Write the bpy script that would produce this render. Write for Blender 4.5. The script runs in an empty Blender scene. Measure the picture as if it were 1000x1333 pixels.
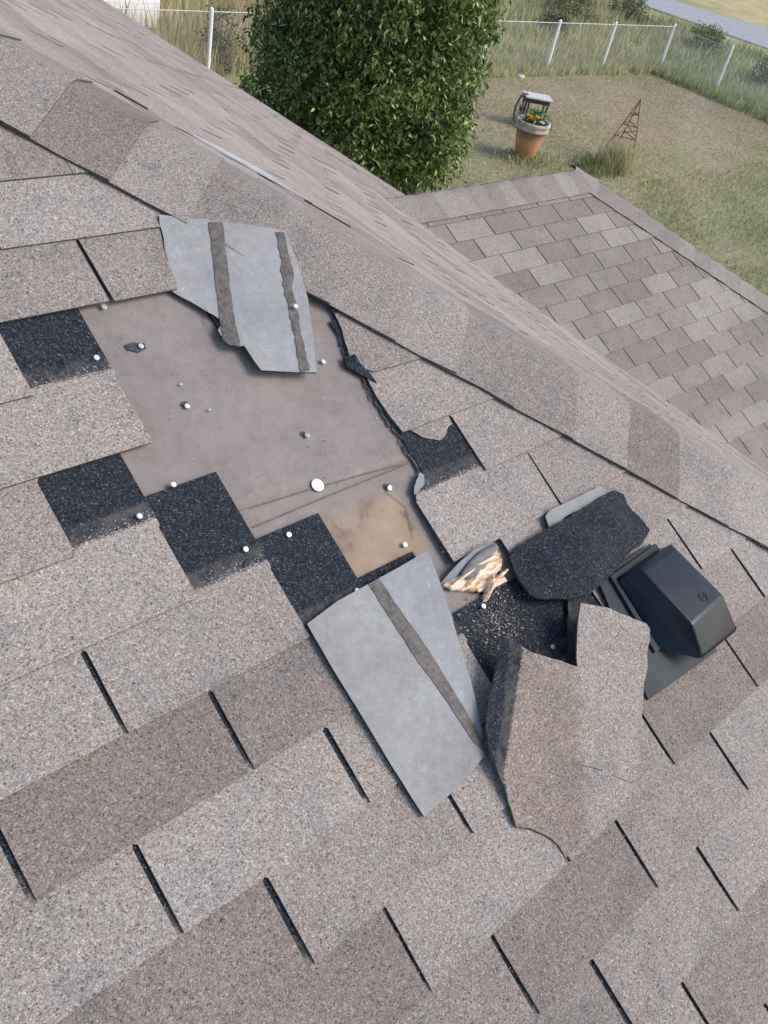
import bpy, bmesh, math, random
import numpy as np
from mathutils import Vector, noise
random.seed(7); rng = np.random.default_rng(7)
C = bpy.context.scene.collection
SC = bpy.context.scene
U = 0.305            # one shingle tab in metres; builders work in tabs
R3 = ((0.7276080328722754, -0.6583987739580465, 0.1926073855029421),
      (-0.3227095672081764, -0.5762815548036906, -0.7508382680879764),
      (0.6053470787342161, 0.48415970923196583, -0.6317786718656846))
# ---------------------------------------------------------------- camera, sky, sun, exposure
cd = bpy.data.cameras.new('camera'); cam = bpy.data.objects.new('camera', cd); C.objects.link(cam); SC.camera = cam
cd.sensor_fit = 'VERTICAL'; cd.sensor_height = 24.0; cd.lens = 24.0*1161.43/1333.0
cd.clip_start = 0.02; cd.clip_end = 5000
from mathutils import Matrix
M = Matrix(((R3[0][0], -R3[1][0], -R3[2][0]), (R3[0][1], -R3[1][1], -R3[2][1]), (R3[0][2], -R3[1][2], -R3[2][2]))).to_4x4()
M.translation = Vector((-1.0023908, -1.6230923, 3.4446547))*U
cam.matrix_world = M
w = bpy.data.worlds.new('World'); SC.world = w; w.use_nodes = True
wn = w.node_tree.nodes; bg = wn['Background']
sky = wn.new('ShaderNodeTexSky'); sky.sky_type = 'NISHITA'; sky.sun_disc = False
SUN_EL, SUN_AZ = math.radians(40), math.radians(-46)      # azimuth measured from +x
sky.sun_elevation = SUN_EL; sky.sun_rotation = math.radians(90)-SUN_AZ
sky.air_density = 1.0; sky.dust_density = 1.6; sky.ozone_density = 1.0
w.node_tree.links.new(sky.outputs[0], bg.inputs[0]); bg.inputs[1].default_value = 0.15
sl = bpy.data.lights.new('sun', 'SUN'); sl.energy = 1.5; sl.angle = math.radians(28); sl.color = (1.0, 0.95, 0.88)
so = bpy.data.objects.new('sun', sl); C.objects.link(so)
sdir = Vector((math.cos(SUN_EL)*math.cos(SUN_AZ), math.cos(SUN_EL)*math.sin(SUN_AZ), math.sin(SUN_EL)))
so.rotation_euler = sdir.to_track_quat('Z', 'Y').to_euler(); so.location = sdir*30
SC.view_settings.view_transform = 'Standard'; SC.view_settings.look = 'None'
SC.view_settings.exposure = 0.66; SC.view_settings.gamma = 1.0; SC.view_settings.use_curve_mapping = False

# ---------------------------------------------------------------- geometry constants (in tabs)
PA = 0.4647596; RR = 0.4022716; SS = 0.4123534; TH = 0.012
TA = math.tan(PA); CA, SA = math.cos(PA), math.sin(PA)
def A(u, v, h=0.0):                      # main slope: u along the courses, v down the slope in exposures, h off the slope
    return Vector((u, -v*RR*CA - h*SA, -v*RR*SA + h*CA))
PW = 0.45185251; CW, SW = math.cos(PW), math.sin(PW)
def Wp(u, v, h=0.0):                     # wing slope
    return Vector((12.51402 + u, 7.272223 - v*RR*CW - h*SW, -2.694245 - v*RR*SW + h*CW))
def crestx(y): return 5.04 - y
def bslope(y): return 0.4765 if y > 8.75 else 0.4765 + (8.75-y)*0.0088
def B(x, y, h=0.0):                      # side slope beyond the hip
    cx = crestx(y); b = bslope(y)
    return Vector((x + h*b/math.hypot(1, b), y, cx*0 + y*TA - b*(x-cx) + h/math.hypot(1, b)))

# ---------------------------------------------------------------- object helpers
def link(name, me, parent=None):
    o = bpy.data.objects.new(name, me); C.objects.link(o)
    if parent is not None: o.parent = parent
    return o
def tag(o, label=None, cat=None, group=None, kind=None):
    if label: o['label'] = label
    if cat: o['category'] = cat
    if group: o['group'] = group
    if kind: o['kind'] = kind
    return o
def empty(name, loc, label=None, cat=None, group=None):
    o = bpy.data.objects.new(name, None); C.objects.link(o); o.location = Vector(loc)*U
    o.empty_display_size = 0.1
    return tag(o, label, cat, group)
def put(name, verts, faces, mats, parent=None, fm=None, attrs=None, smooth=False):
    """verts in tabs, world coordinates -> one mesh object whose origin sits at its thing's base"""
    off = Vector((0, 0, 0))
    if parent is not None:
        p = parent
        while p is not None: off += p.location; p = p.parent
        org = Vector((0, 0, 0))
    else:
        vv = np.array([tuple(v) for v in verts]) if len(verts) else np.zeros((1, 3))
        org = Vector(((vv[:, 0].min()+vv[:, 0].max())/2, (vv[:, 1].min()+vv[:, 1].max())/2, vv[:, 2].min()))*U
        off = org
    me = bpy.data.meshes.new(name)
    me.from_pydata([tuple(Vector(v)*U - off) for v in verts], [], faces)
    for m in (mats if isinstance(mats, (list, tuple)) else [mats]): me.materials.append(m)
    if fm is not None: me.polygons.foreach_set('material_index', fm)
    if smooth: me.polygons.foreach_set('use_smooth', [True]*len(me.polygons))
    for an, vals in (attrs or {}).items():
        if isinstance(vals[0], (tuple, list)):
            a = me.color_attributes.new(an, 'FLOAT_COLOR', 'POINT')
            a.data.foreach_set('color', [c for t in vals for c in (t[0], t[1], t[2], 1.0)])
        else:
            a = me.attributes.new(an, 'FLOAT', 'POINT'); a.data.foreach_set('value', list(vals))
    me.update()
    o = link(name, me, parent)
    if parent is None: o.location = org
    return o
class MB:
    """collects simple shapes into one mesh"""
    def __init__(s): s.v = []; s.f = []; s.m = []; s.t = []
    def add(s, vs, fs, m=0, t=(1, 1, 1)):
        n = len(s.v); s.v += [Vector(x) for x in vs]; s.f += [tuple(i+n for i in f) for f in fs]; s.m += [m]*len(fs); s.t += [t]*len(vs)
    def box(s, c, d, ax=None, m=0, t=(1, 1, 1)):
        ax = ax or (Vector((1, 0, 0)), Vector((0, 1, 0)), Vector((0, 0, 1))); c = Vector(c)
        vs = [c + ax[0]*(x*d[0]/2) + ax[1]*(y*d[1]/2) + ax[2]*(z*d[2]/2) for x in (-1, 1) for y in (-1, 1) for z in (-1, 1)]
        s.add(vs, [(0, 1, 3, 2), (4, 6, 7, 5), (0, 4, 5, 1), (2, 3, 7, 6), (0, 2, 6, 4), (1, 5, 7, 3)], m, t)
    def tube(s, pts, r, n=6, m=0, cap=True, t=(1, 1, 1)):
        pts = [Vector(p) for p in pts]; rs = r if isinstance(r, (list, tuple)) else [r]*len(pts); vs = []
        for i, p in enumerate(pts):
            d = (pts[min(i+1, len(pts)-1)] - pts[max(i-1, 0)]).normalized()
            a = d.cross(Vector((0.3, 0.2, 1)) if abs(d.z) < .9 else Vector((1, 0.1, 0))).normalized(); b = d.cross(a)
            vs += [p + (a*math.cos(2*math.pi*k/n) + b*math.sin(2*math.pi*k/n))*rs[i] for k in range(n)]
        fs = [(i*n+k, i*n+(k+1) % n, (i+1)*n+(k+1) % n, (i+1)*n+k) for i in range(len(pts)-1) for k in range(n)]
        if cap: fs += [tuple(range(n))[::-1], tuple((len(pts)-1)*n+k for k in range(n))]
        s.add(vs, fs, m, t)
    def lathe(s, c, prof, n=24, m=0, t=(1, 1, 1)):
        c = Vector(c); vs = [c + Vector((r*math.cos(2*math.pi*k/n), r*math.sin(2*math.pi*k/n), z)) for r, z in prof for k in range(n)]
        s.add(vs, [(i*n+k, i*n+(k+1) % n, (i+1)*n+(k+1) % n, (i+1)*n+k) for i in range(len(prof)-1) for k in range(n)], m, t)
    def build(s, name, mats, parent=None, smooth=False):
        return put(name, s.v, s.f, mats, parent, fm=s.m, attrs={'tint': s.t, 'band': [1.0]*len(s.v)}, smooth=smooth)

def clip_half(poly, a, b, c):            # keep a*x + b*y <= c
    out = []
    for i in range(len(poly)):
        p, q = poly[i], poly[(i+1) % len(poly)]
        dp, dq = a*p[0]+b*p[1]-c, a*q[0]+b*q[1]-c
        if dp <= 0: out.append(p)
        if (dp < 0 and dq > 0) or (dp > 0 and dq < 0):
            t = dp/(dp-dq); out.append((p[0]+(q[0]-p[0])*t, p[1]+(q[1]-p[1])*t))
    return out
def area(p): return 0.5*sum(p[i][0]*p[(i+1) % len(p)][1]-p[(i+1) % len(p)][0]*p[i][1] for i in range(len(p)))
def ragged(poly, amp=0.012, step=0.06, which=None):
    out = []
    for i in range(len(poly)):
        p, q = poly[i], poly[(i+1) % len(poly)]; out.append(p)
        if which is not None and i not in which: continue
        L = math.hypot(q[0]-p[0], (q[1]-p[1])*0.4); n = int(L/step)
        for k in range(1, n):
            t = k/n; out.append((p[0]+(q[0]-p[0])*t+random.uniform(-amp, amp), p[1]+(q[1]-p[1])*t+random.uniform(-amp, amp)*2))
    return out
def sheet(name, poly, hf, th, mats, parent, fn=A, tint=(1, 1, 1), bandf=None, grid=(0.5, 0.5), smooth=False, tintf=None, edge_m=1, fmf=None):
    """a thin piece on a slope: outline in (u, v), height function, thickness downward"""
    if len(poly) < 3 or abs(area(poly)) < 1e-4: return None
    if area(poly) < 0: poly = poly[::-1]
    us = [p[0] for p in poly]; vs_ = [p[1] for p in poly]
    gu, gv = grid; key = {}; V = []; F = []
    def vid(p):
        k = (round(p[0], 4), round(p[1], 4))
        if k not in key: key[k] = len(V); V.append(k)
        return key[k]
    for i in range(math.floor(min(us)/gu), math.ceil(max(us)/gu)):
        col = clip_half(clip_half(poly, -1, 0, -i*gu), 1, 0, (i+1)*gu)
        if len(col) < 3: continue
        for j in range(math.floor(min(vs_)/gv), math.ceil(max(vs_)/gv)):
            c = clip_half(clip_half(col, 0, -1, -j*gv), 0, 1, (j+1)*gv)
            if len(c) < 3 or abs(area(c)) < 1e-6: continue
            ids = []
            for p in c:
                q = vid(p)
                if q not in ids: ids.append(q)
            if len(ids) >= 3: F.append(tuple(ids))
    flip = fn is not B                    # u right, v down: (u,v) counter-clockwise faces the roof, so reverse
    n = len(V); hs = [hf(*p) for p in V]
    P = [fn(p[0], p[1], h) for p, h in zip(V, hs)] + [fn(p[0], p[1], h-th) for p, h in zip(V, hs)]
    cnt = {}
    for f in F:
        for a, b in zip(f, f[1:]+f[:1]):
            cnt[(a, b)] = cnt.get((a, b), 0)+1
    faces = []; fm = []
    for f in F:
        faces.append(f[::-1] if flip else f); fm.append(fmf(*[sum(V[i][c] for i in f)/len(f) for c in (0, 1)]) if fmf else 0)
        faces.append(tuple(i+n for i in (f if flip else f[::-1]))); fm.append(edge_m)
    for (a, b) in list(cnt):
        if (b, a) not in cnt:
            q = (a, b, b+n, a+n); faces.append(q if flip else q[::-1]); fm.append(edge_m)
    band = [bandf(*p) if bandf else 1.0 for p in V]; T = [tintf(*p) if tintf else tint for p in V]
    return put(name, P, faces, mats, parent, fm=fm, attrs={'tint': T+T, 'band': band+band}, smooth=smooth)
def idw(ctl, power=3.0, vscale=0.45):
    ctl = [(a, b*vscale, c) for a, b, c in ctl]
    def f(u, v):
        sw = sh = 0.0
        for a, b, c in ctl:
            d = (a-u)**2+(b-v*vscale)**2
            if d < 1e-9: return c
            wgt = 1/d**(power/2); sw += wgt; sh += wgt*c
        return sh/sw
    return f
def xy(pts): return [(p[0], p[1]) for p in pts]

# ---------------------------------------------------------------- materials
def mat(name, rough=0.8, col=(0.5, 0.5, 0.5), metal=0.0, spec=None):
    m = bpy.data.materials.new(name); m.use_nodes = True; b = m.node_tree.nodes['Principled BSDF']
    b.inputs['Base Color'].default_value = (*col, 1); b.inputs['Roughness'].default_value = rough; b.inputs['Metallic'].default_value = metal
    if spec is not None: b.inputs['Specular IOR Level'].default_value = spec
    return m
class NT:
    def __init__(s, m): s.t = m.node_tree; s.b = s.t.nodes['Principled BSDF']
    def n(s, typ, **kw):
        x = s.t.nodes.new('ShaderNode'+typ)
        for k, v in kw.items():
            if k.startswith('i_'):
                k = k[2:]; x.inputs[int(k) if k.isdigit() else k.replace('_', ' ')].default_value = v
            else: setattr(x, k, v)
        return x
    def l(s, a, b): s.t.links.new(a, b)
    def pos(s): return s.n('NewGeometry').outputs['Position']
    def noise(s, scale, detail=3, rough=0.55, vec=None):
        x = s.n('TexNoise', i_Scale=scale, i_Detail=detail, i_Roughness=rough); s.l(vec or s.pos(), x.inputs['Vector']); return x.outputs['Fac']
    def ramp(s, fac, stops, interp='LINEAR'):
        x = s.n('ValToRGB'); s.l(fac, x.inputs[0]); cr = x.color_ramp; cr.interpolation = interp
        while len(cr.elements) < len(stops): cr.elements.new(0.5)
        for e, (p, c) in zip(cr.elements, stops):
            e.position = p; e.color = (*c, 1) if not isinstance(c, (int, float)) else (c, c, c, 1)
        return x.outputs[0]
    def mix(s, fac, a, b, mode='MIX'):
        x = s.n('Mix', data_type='RGBA', blend_type=mode)
        for v, i in ((fac, 0), (a, 6), (b, 7)):
            if hasattr(v, 'is_output'): s.l(v, x.inputs[i])
            elif i == 0: x.inputs[i].default_value = v
            else: x.inputs[i].default_value = (*v, 1) if not isinstance(v, (int, float)) else (v, v, v, 1)
        return x.outputs[2]
    def math(s, op, a, b=0.0, clamp=False):
        x = s.n('Math', operation=op, use_clamp=clamp)
        for v, i in ((a, 0), (b, 1)):
            if hasattr(v, 'is_output'): s.l(v, x.inputs[i])
            else: x.inputs[i].default_value = v
        return x.outputs[0]
    def maprange(s, v, a, b, c=0.0, d=1.0):
        x = s.n('MapRange', i_1=a, i_2=b, i_3=c, i_4=d); s.l(v, x.inputs[0]); return x.outputs[0]
    def attr(s, name, out='Fac'): return s.n('Attribute', attribute_name=name).outputs[out]
    def bump(s, h, strength=0.5, dist=0.001):
        x = s.n('Bump', i_Strength=strength, i_Distance=dist); s.l(h, x.inputs['Height']); s.l(x.outputs[0], s.b.inputs['Normal'])
def granule_mat(name, scale=660.0, soft=False):
    m = mat(name, 0.92, spec=0.25); t = NT(m); P = t.pos()
    vo = t.n('TexVoronoi', i_Scale=scale); t.l(P, vo.inputs['Vector'])
    v2 = t.n('TexVoronoi', i_Scale=scale*0.47); t.l(P, v2.inputs['Vector'])
    r1 = t.n('SeparateColor'); t.l(vo.outputs['Color'], r1.inputs[0]); r2 = t.n('SeparateColor'); t.l(v2.outputs['Color'], r2.inputs[0])
    rv = t.math('ADD', t.math('MULTIPLY', r1.outputs[0], 0.72), t.math('MULTIPLY', r2.outputs[1], 0.28))
    lt = t.ramp(rv, [(0.05, (.05, .048, .048)), (0.18, (.175, .153, .138)), (0.4, (.262, .235, .213)), (0.6, (.314, .285, .262)), (0.8, (.375, .345, .322)), (0.95, (.56, .535, .51))])
    dk = t.ramp(rv, [(0.1, (.005, .006, .009)), (0.5, (.018, .022, .030)), (0.75, (.035, .042, .055)), (0.88, (.075, .086, .105)), (0.98, (.19, .20, .22))])
    big = t.noise(2.3, 4); med = t.noise(14, 4, .6)
    lt = t.mix(1.0, lt, t.attr('tint', 'Color'), 'MULTIPLY'); lt = t.mix(1.0, lt, (1.02, .995, .97), 'MULTIPLY')
    lt = t.mix(1.0, lt, t.ramp(big, [(.3, (.88, .87, .87)), (.7, (1.1, 1.09, 1.08))]), 'MULTIPLY')
    lt = t.mix(1.0, lt, t.ramp(med, [(.25, (.78, .82, .87)), (.45, (.98, .98, .99)), (.8, (1.1, 1.05, 1.01))]), 'MULTIPLY')
    jag = t.noise(220, 2, .7)
    bnd = t.math('ADD', t.attr('band'), t.math('MULTIPLY', t.math('SUBTRACT', t.math('ADD', t.math('MULTIPLY', r1.outputs[2], .5), t.math('MULTIPLY', jag, .5)), 0.5), 0.11))
    dirt = t.math('MULTIPLY', t.maprange(bnd, -0.24, -0.2), t.maprange(t.noise(40, 4, .7), .35, .6))
    dk = t.mix(t.math('MULTIPLY', dirt, .75), dk, t.mix(r1.outputs[1], (.07, .062, .058), (.16, .145, .135)))
    col = t.mix(t.maprange(bnd, -0.004, 0.004), dk, lt)
    t.l(col, t.b.inputs['Base Color'])
    h = t.math('ADD', t.math('MULTIPLY', t.math('SUBTRACT', 1.0, vo.outputs['Distance']), 1.0), t.math('MULTIPLY', r1.outputs[0], .5))
    t.bump(h, 0.75, 0.0011)
    return m
GR = granule_mat('granules')
EDGE = mat('shingle_edge', 0.9, (.022, .021, .022)); BUTT = mat('weathered_butt', 0.9, (.085, .075, .07))
def felt_mat():
    m = mat('felt', 0.72, spec=0.3); t = NT(m)
    n1 = t.noise(8, 6, .65); n2 = t.noise(45, 6, .7); n3 = t.noise(260, 3, .6)
    c = t.ramp(n1, [(.3, (.195, .165, .15)), (.7, (.25, .213, .195))])
    c = t.mix(1.0, c, t.ramp(n2, [(.28, (.88, .87, .87)), (.5, (1, 1, 1)), (.72, (1.13, 1.11, 1.09))]), 'MULTIPLY')
    c = t.mix(1.0, c, t.ramp(n3, [(.3, (.93, .93, .93)), (.7, (1.05, 1.05, 1.05))]), 'MULTIPLY')
    st = t.math('MULTIPLY', t.attr('band'), t.maprange(t.noise(11, 4, .6), .3, .75, .35, 1.25), True)
    c = t.mix(st, c, t.ramp(t.noise(12, 4, .6), [(.36, (.15, .09, .05)), (.47, (.30, .205, .125)), (.7, (.36, .275, .20))]))
    c = t.mix(1.0, c, t.attr('tint', 'Color'), 'MULTIPLY')
    t.l(c, t.b.inputs['Base Color']); t.bump(t.math('ADD', n2, t.math('MULTIPLY', n3, .4)), .35, .0012); return m
FELT = felt_mat()
def backing_mat():
    m = mat('backing', 0.85, spec=0.3); t = NT(m)
    n1 = t.noise(7, 4); n2 = t.noise(60, 4, .7); n3 = t.noise(420, 2, .6)
    c = t.ramp(n1, [(.3, (.235, .230, .228)), (.7, (.315, .309, .304))])
    c = t.mix(1.0, c, t.ramp(n2, [(.3, (.86, .86, .86)), (.7, (1.1, 1.1, 1.1))]), 'MULTIPLY')
    c = t.mix(t.maprange(n3, .62, .72), c, (.42, .43, .44))
    c = t.mix(t.maprange(t.noise(23, 5, .75), .62, .72, 0, .6), c, (.47, .47, .465)); c = t.mix(t.maprange(t.noise(9, 6, .8), .55, .75, 0, .55), c, (.19, .175, .16))
    c = t.mix(1.0, c, t.attr('tint', 'Color'), 'MULTIPLY')
    t.l(c, t.b.inputs['Base Color']); t.bump(t.math('ADD', n2, n3), .3, .0006); return m
BACK = backing_mat()
def tar_mat(name, a, b):
    m = mat(name, 0.7); t = NT(m); c = t.ramp(t.noise(70, 5, .7), [(.3, a), (.7, b)])
    c = t.mix(t.maprange(t.noise(330, 3, .7), .6, .7), c, (.24, .22, .2)); t.l(c, t.b.inputs['Base Color']); t.bump(t.noise(150, 4), .6, .001); return m
STRIP = tar_mat('sealant', (.04, .034, .032), (.16, .135, .12))
TAR = tar_mat('tar', (.02, .02, .023), (.05, .05, .055))
def simple(name, col, rough=.7, var=.2, scale=20, metal=0., bump=0.0, spec=None, tint=False):
    m = mat(name, rough, col, metal, spec); t = NT(m)
    c = t.ramp(t.noise(scale, 5, .6), [(.3, tuple(x*(1-var) for x in col)), (.7, tuple(min(1, x*(1+var)) for x in col))])
    if tint: c = t.mix(1.0, c, t.attr('tint', 'Color'), 'MULTIPLY')
    t.l(c, t.b.inputs['Base Color'])
    if bump: t.bump(t.noise(scale*4, 4), bump, .002)
    return m
# ================================================================ THE HOUSE
house = empty('house', (5, 3, -13.5), 'large house with storm-damaged brown-grey shingle roof filling the foreground', 'house')
roof = empty('main_roof', (0, 0, 0)); roof.parent = house; roof.location = (Vector((0, 0, 0)) - Vector((5, 3, -13.5)))*U
wing = empty('wing_roof', (0, 0, 0)); wing.parent = house; wing.location = Vector((7, 5, 11.5))*U
def lowedge(v): return 4.256 + 0.3597*v
def crest_u(v): return 5.02 + 0.3597*v
deck_m = simple('deck', (.30, .22, .14), .8, .25, 12)
# felt-covered deck: the lower sheet runs over the whole slope, the damaged zone has its own lapped sheets
VLO, VHI = 32.0, -24.0
def slab(name, poly, h, th, m, parent, fn=A, **kw): return sheet(name, poly, lambda u, v: h, th, m, parent, fn, grid=(4, 8), **kw)
apex_v = -24.0
full = [(-14, apex_v), (crest_u(apex_v), apex_v), (crest_u(28), 28), (-14, 28)]
slab('deck', full, -0.060, 0.06, [deck_m, deck_m], roof, bandf=lambda u, v: 0.0)
def crumple(u, v): return -0.0445 + 0.004*noise.noise(Vector((u*2.1, v*.9, 3))) + 0.0015*noise.noise(Vector((u*9, v*4, 1)))
def stainf(u, v):
    d = max(abs(u-1.86)-0.26, abs(v+1.85)*0.42-0.19, 0.0)
    return max(0.0, 1-d/0.035)
sheet('underlayment', [(0.5, -7.6), (1.95, -7.6), (2.45, -6.2), (2.9, -5.0), (2.9, -2.48), (0.5, -2.97)], crumple, .003, [FELT, FELT], roof, bandf=lambda u, v: 0.0, grid=(.12, .25), smooth=True)
sheet('underlayment', [(0.5, -3.3), (2.9, -3.2), (3.2, 1.0), (0.5, 1.0)], lambda u, v: crumple(u, v)-.0032, .003, [FELT, FELT], roof, bandf=stainf, grid=(.08, .2), smooth=True)
# lap and chalk lines pressed into the felt
g = MB()
def strip(pts, wd, th, fn=A, mb=None):
    mb = mb or MB()
    for a, b in zip(pts, pts[1:]):
        pa, pb = fn(*a), fn(*b); up = (fn(a[0], a[1], a[2]+.1)-pa).normalized(); d = (pb-pa); L = d.length; d.normalize(); s = d.cross(up)
        mb.box((pa+pb)/2, (L*1.01, wd, th), (d, s, up))
    return mb
seam_m = simple('lap_edge', (.13, .10, .085), .8, .3, 60)
strip([(1.25, -2.80, -.041), (1.6, -2.75, -.041), (2.0, -2.66, -.041), (2.36, -2.56, -.041)], .005, .0015, mb=g)
strip([(1.21, -2.56, -.041), (1.75, -2.57, -.041), (2.3, -2.565, -.041)], .007, .002, mb=g)
strip([(2.06, -2.32, -.041), (2.13, -2.0, -.041), (2.06, -1.55, -.041)], .003, .001, mb=g)
g.build('lap_seam', seam_m, roof)

TINTS = {'L': (1.1, 1.1, 1.1), 'l': (1.04, 1.03, 1.02), 'M': (.95, .93, .92), 'm': (.89, .87, .86), 'D': (.80, .75, .73), 'd': (.84, .80, .78)}
known = {(-7, 3): 'm', (-7, 4): 'm', (-8, 3): 'M', (-8, 4): 'L', (-8, 5): 'l', (-6, 2): 'l', (-5, 2): 'l', (-5, 1): 'L', (-4, 1): 'M', (-3, 1): 'l', (-3, 0): 'l', (-2, 0): 'l',
         (-2, 1): 'l', (-1, 0): 'D', (-1, 1): 'd', (0, 0): 'L', (0, 1): 'l', (0, -1): 'l', (1, -1): 'D', (1, 0): 'M', (1, 1): 'l', (2, 0): 'l', (2, 1): 'M', (2, -1): 'D',
         (3, 0): 'D', (3, 1): 'M', (4, 0): 'M', (4, 1): 'l', (3, -1): 'M', (2, 2): 'D', (2, 3): 'D', (1, 3): 'M', (1, 4): 'L', (0, 4): 'L', (-2, 3): 'L', (-1, 3): 'L', (3, 2): 'l',
         (3, 3): 'L', (-3, 4): 'L', (-4, 4): 'l', (5, 0): 'd', (5, 1): 'M', (-2, 4): 'l', (-1, 4): 'M', (6, 0): 'M'}
def rnd_tint(): return TINTS[random.choice('LLllllMMMmmDd')]
def cH(k, lift=0.0, tilt=0.0):
    return lambda u, v: -.041 + TH*(1+1.08*(v-k+1.4)) + lift*max(0.0, v-k)**2
def bandk(k): return lambda u, v: v-(k-.1)
G2 = 0.014
def tab_poly(k, i, left=None, right=None):
    u0 = i+k*SS; u1 = u0+1; g = G2*random.uniform(.6, 1.15) if k > -9 else .002
    j = lambda a=.006: random.uniform(-a, a)
    b0, b1 = k+1+j(.012), k+1+j(.012)
    return [(u0+.001, k-1.4), (u1-.001, k-1.4), (u1-.001, k), (u1-g+j(.002), k+.03), (u1-g+j(.003), b1), (u0+g+j(.003), b0), (u0+g+j(.002), k+.03), (u0+.001, k)]
CLIP = {}
# damage: what is left of each course
gone = {(-6, 3), (-6, 4), (-5, 3), (-4, 2), (-4, 3), (-3, 2), (-2, 2), (-1, 2), (0, 2), (-3, 3), (-7, 5), (-7, 6), (-6, 5), (-8, 6)}
special = {}
def shingle(k, i, poly=None, tint=None, parent=None):
    poly = poly or tab_poly(k, i)
    c = 4.79
    poly = clip_half(poly, 1, -0.3597, c)
    if len(poly) < 3: return None
    t = tint or TINTS.get(known.get((k, i)), None) or rnd_tint()
    jj = random.uniform(.97, 1.03); t = tuple(x*jj for x in t)
    lift = random.choice((0, 0, .001, .003))
    return sheet('shingle', poly, cH(k, lift), TH*.92, [GR, BUTT], parent or roof, bandf=bandk(k), tint=t, grid=(.51, .35))
# which tabs fall in the photograph: v between -13 and 7
cz = Vector(R3[2]); cx = Vector(R3[0]); cy = Vector(R3[1]); CAMP = Vector((-1.0023908, -1.6230923, 3.4446547))
def px(P):
    d = P-CAMP; z = d.dot(cz)
    return (500+1161.43*d.dot(cx)/z, 666.5+1161.43*d.dot(cy)/z) if z > .05 else None
def inview(pts, m=40):
    q = [px(p) for p in pts]; q = [a for a in q if a]
    return q and max(a[0] for a in q) > -m and min(a[0] for a in q) < 1000+m and max(a[1] for a in q) > -m and min(a[1] for a in q) < 1333+m
far_polys = []; slots_seen = set()
for k in range(-24, 28):
    for i in range(-30, 30):
        u0 = i+k*SS
        if u0 > crest_u(k+1) or u0 < -13: continue
        if (k, i) in gone: continue
        if not inview([A(u0, k), A(u0+1, k), A(u0, k+1), A(u0+1, k+1)]):
            far_polys.append((k, i)); continue
        poly = None
        if -4 < k < 8: slots_seen.add((k, i))
        if (k, i) == (-7, 4):
            poly = ragged([(1.114, -8.4), (1.66, -8.4), (1.66, -7.3), (1.56, -6.56), (1.53, -6.25), (1.50, -5.99), (1.127, -5.99), (1.127, -7), (1.114, -7)], .01, .05, which=(2, 3, 4))
        if (k, i) == (-4, 4):
            poly = [(2.33, -4.9), (3.35, -5.4), (3.35, -4), (3.337, -3), (2.36, -3.0), (2.342, -3.325), (2.337, -3.663), (2.352, -3.99), (2.3, -4.3)]
            poly = [(2.34, -5.0)] + poly[1:-1] + [(2.36, -4.4)]
        if (k, i) == (-5, 4): poly = None
        if (k, i) == (-2, 3):
            poly = [(2.34, -3.4), (3.174, -3.4), (3.174, -2), (3.161, -1.0), (2.189, -1.0), (2.189, -1.98), (2.215, -2.1), (2.31, -2.2), (2.35, -2.376), (2.352, -2.56), (2.346, -2.76), (2.363, -2.996), (2.37, -3.2)]
            poly = ragged(poly, .008, .05, which=(6, 7, 8, 9, 10, 11))
        if (k, i) == (0, 3):
            poly = clip_half(tab_poly(0, 3), -1, 0, -2.99)
        if (k, i) == (-5, 4):
            poly = ragged([(2.40, -6.2), (3.0, -6.2), (3.0, -4.0), (2.56, -4.01), (2.407, -4.03), (2.342, -4.13), (2.312, -4.354), (2.353, -4.669), (2.39, -4.992)], .008, .045, which=(3, 4, 5, 6, 7, 8))
        shingle(k, i, poly)
# the torn rest of one tab, hanging ragged below the course above
shingle(-3, 3, ragged([(2.38, -4.2), (2.762, -4.2), (2.762, -3.05), (2.75, -2.86), (2.705, -2.84), (2.65, -2.73), (2.584, -2.69), (2.53, -2.76), (2.481, -2.83), (2.415, -3.03), (2.357, -3.15), (2.345, -3.4)], .008, .03, which=(2, 3, 4, 5, 6, 7, 8, 9, 10)), TINTS['l'])
# headlaps (the dark upper half) of courses whose own tabs start further along
# everything of this slope outside the picture, as one piece
def joined(name, polys, fn, parent, hfun, bfun, tints):
    V = []; F = []; T = []; Bn = []; fm = []
    for (poly, k, t) in zip(polys, [None]*len(polys), tints):
        kk, pl = poly
        n = len(V); h = hfun(kk); b = bfun(kk)
        up = [fn(p[0], p[1], h(*p)) for p in pl]; dn = [fn(p[0], p[1], h(*p)-TH*.9) for p in pl]
        V += up+dn; m = len(pl); a = area(pl) > 0
        top = tuple(range(n, n+m)); top = top[::-1] if (a == (fn is not B)) else top
        F.append(top); fm.append(0)
        for q in range(m):
            F.append((n+q, n+(q+1) % m, n+m+(q+1) % m, n+m+q)); fm.append(1)
        T += [t]*(2*m); Bn += [b(*p) for p in pl]*2
    if V:
        o = put(name, V, F, [GR, BUTT], parent, fm=fm, attrs={'tint': T, 'band': Bn}); o['kind'] = 'stuff'; return o
pl = []
for k, i in far_polys:
    q = clip_half([(i+k*SS+.012, k-.25), (i+k*SS+.988, k-.25), (i+k*SS+.988, k+1), (i+k*SS+.012, k+1)], 1, -.3597, 4.79)
    if len(q) > 2: pl.append((k, q))
joined('shingle_field', pl, A, roof, cH, bandk, [rnd_tint() for _ in pl])

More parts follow.
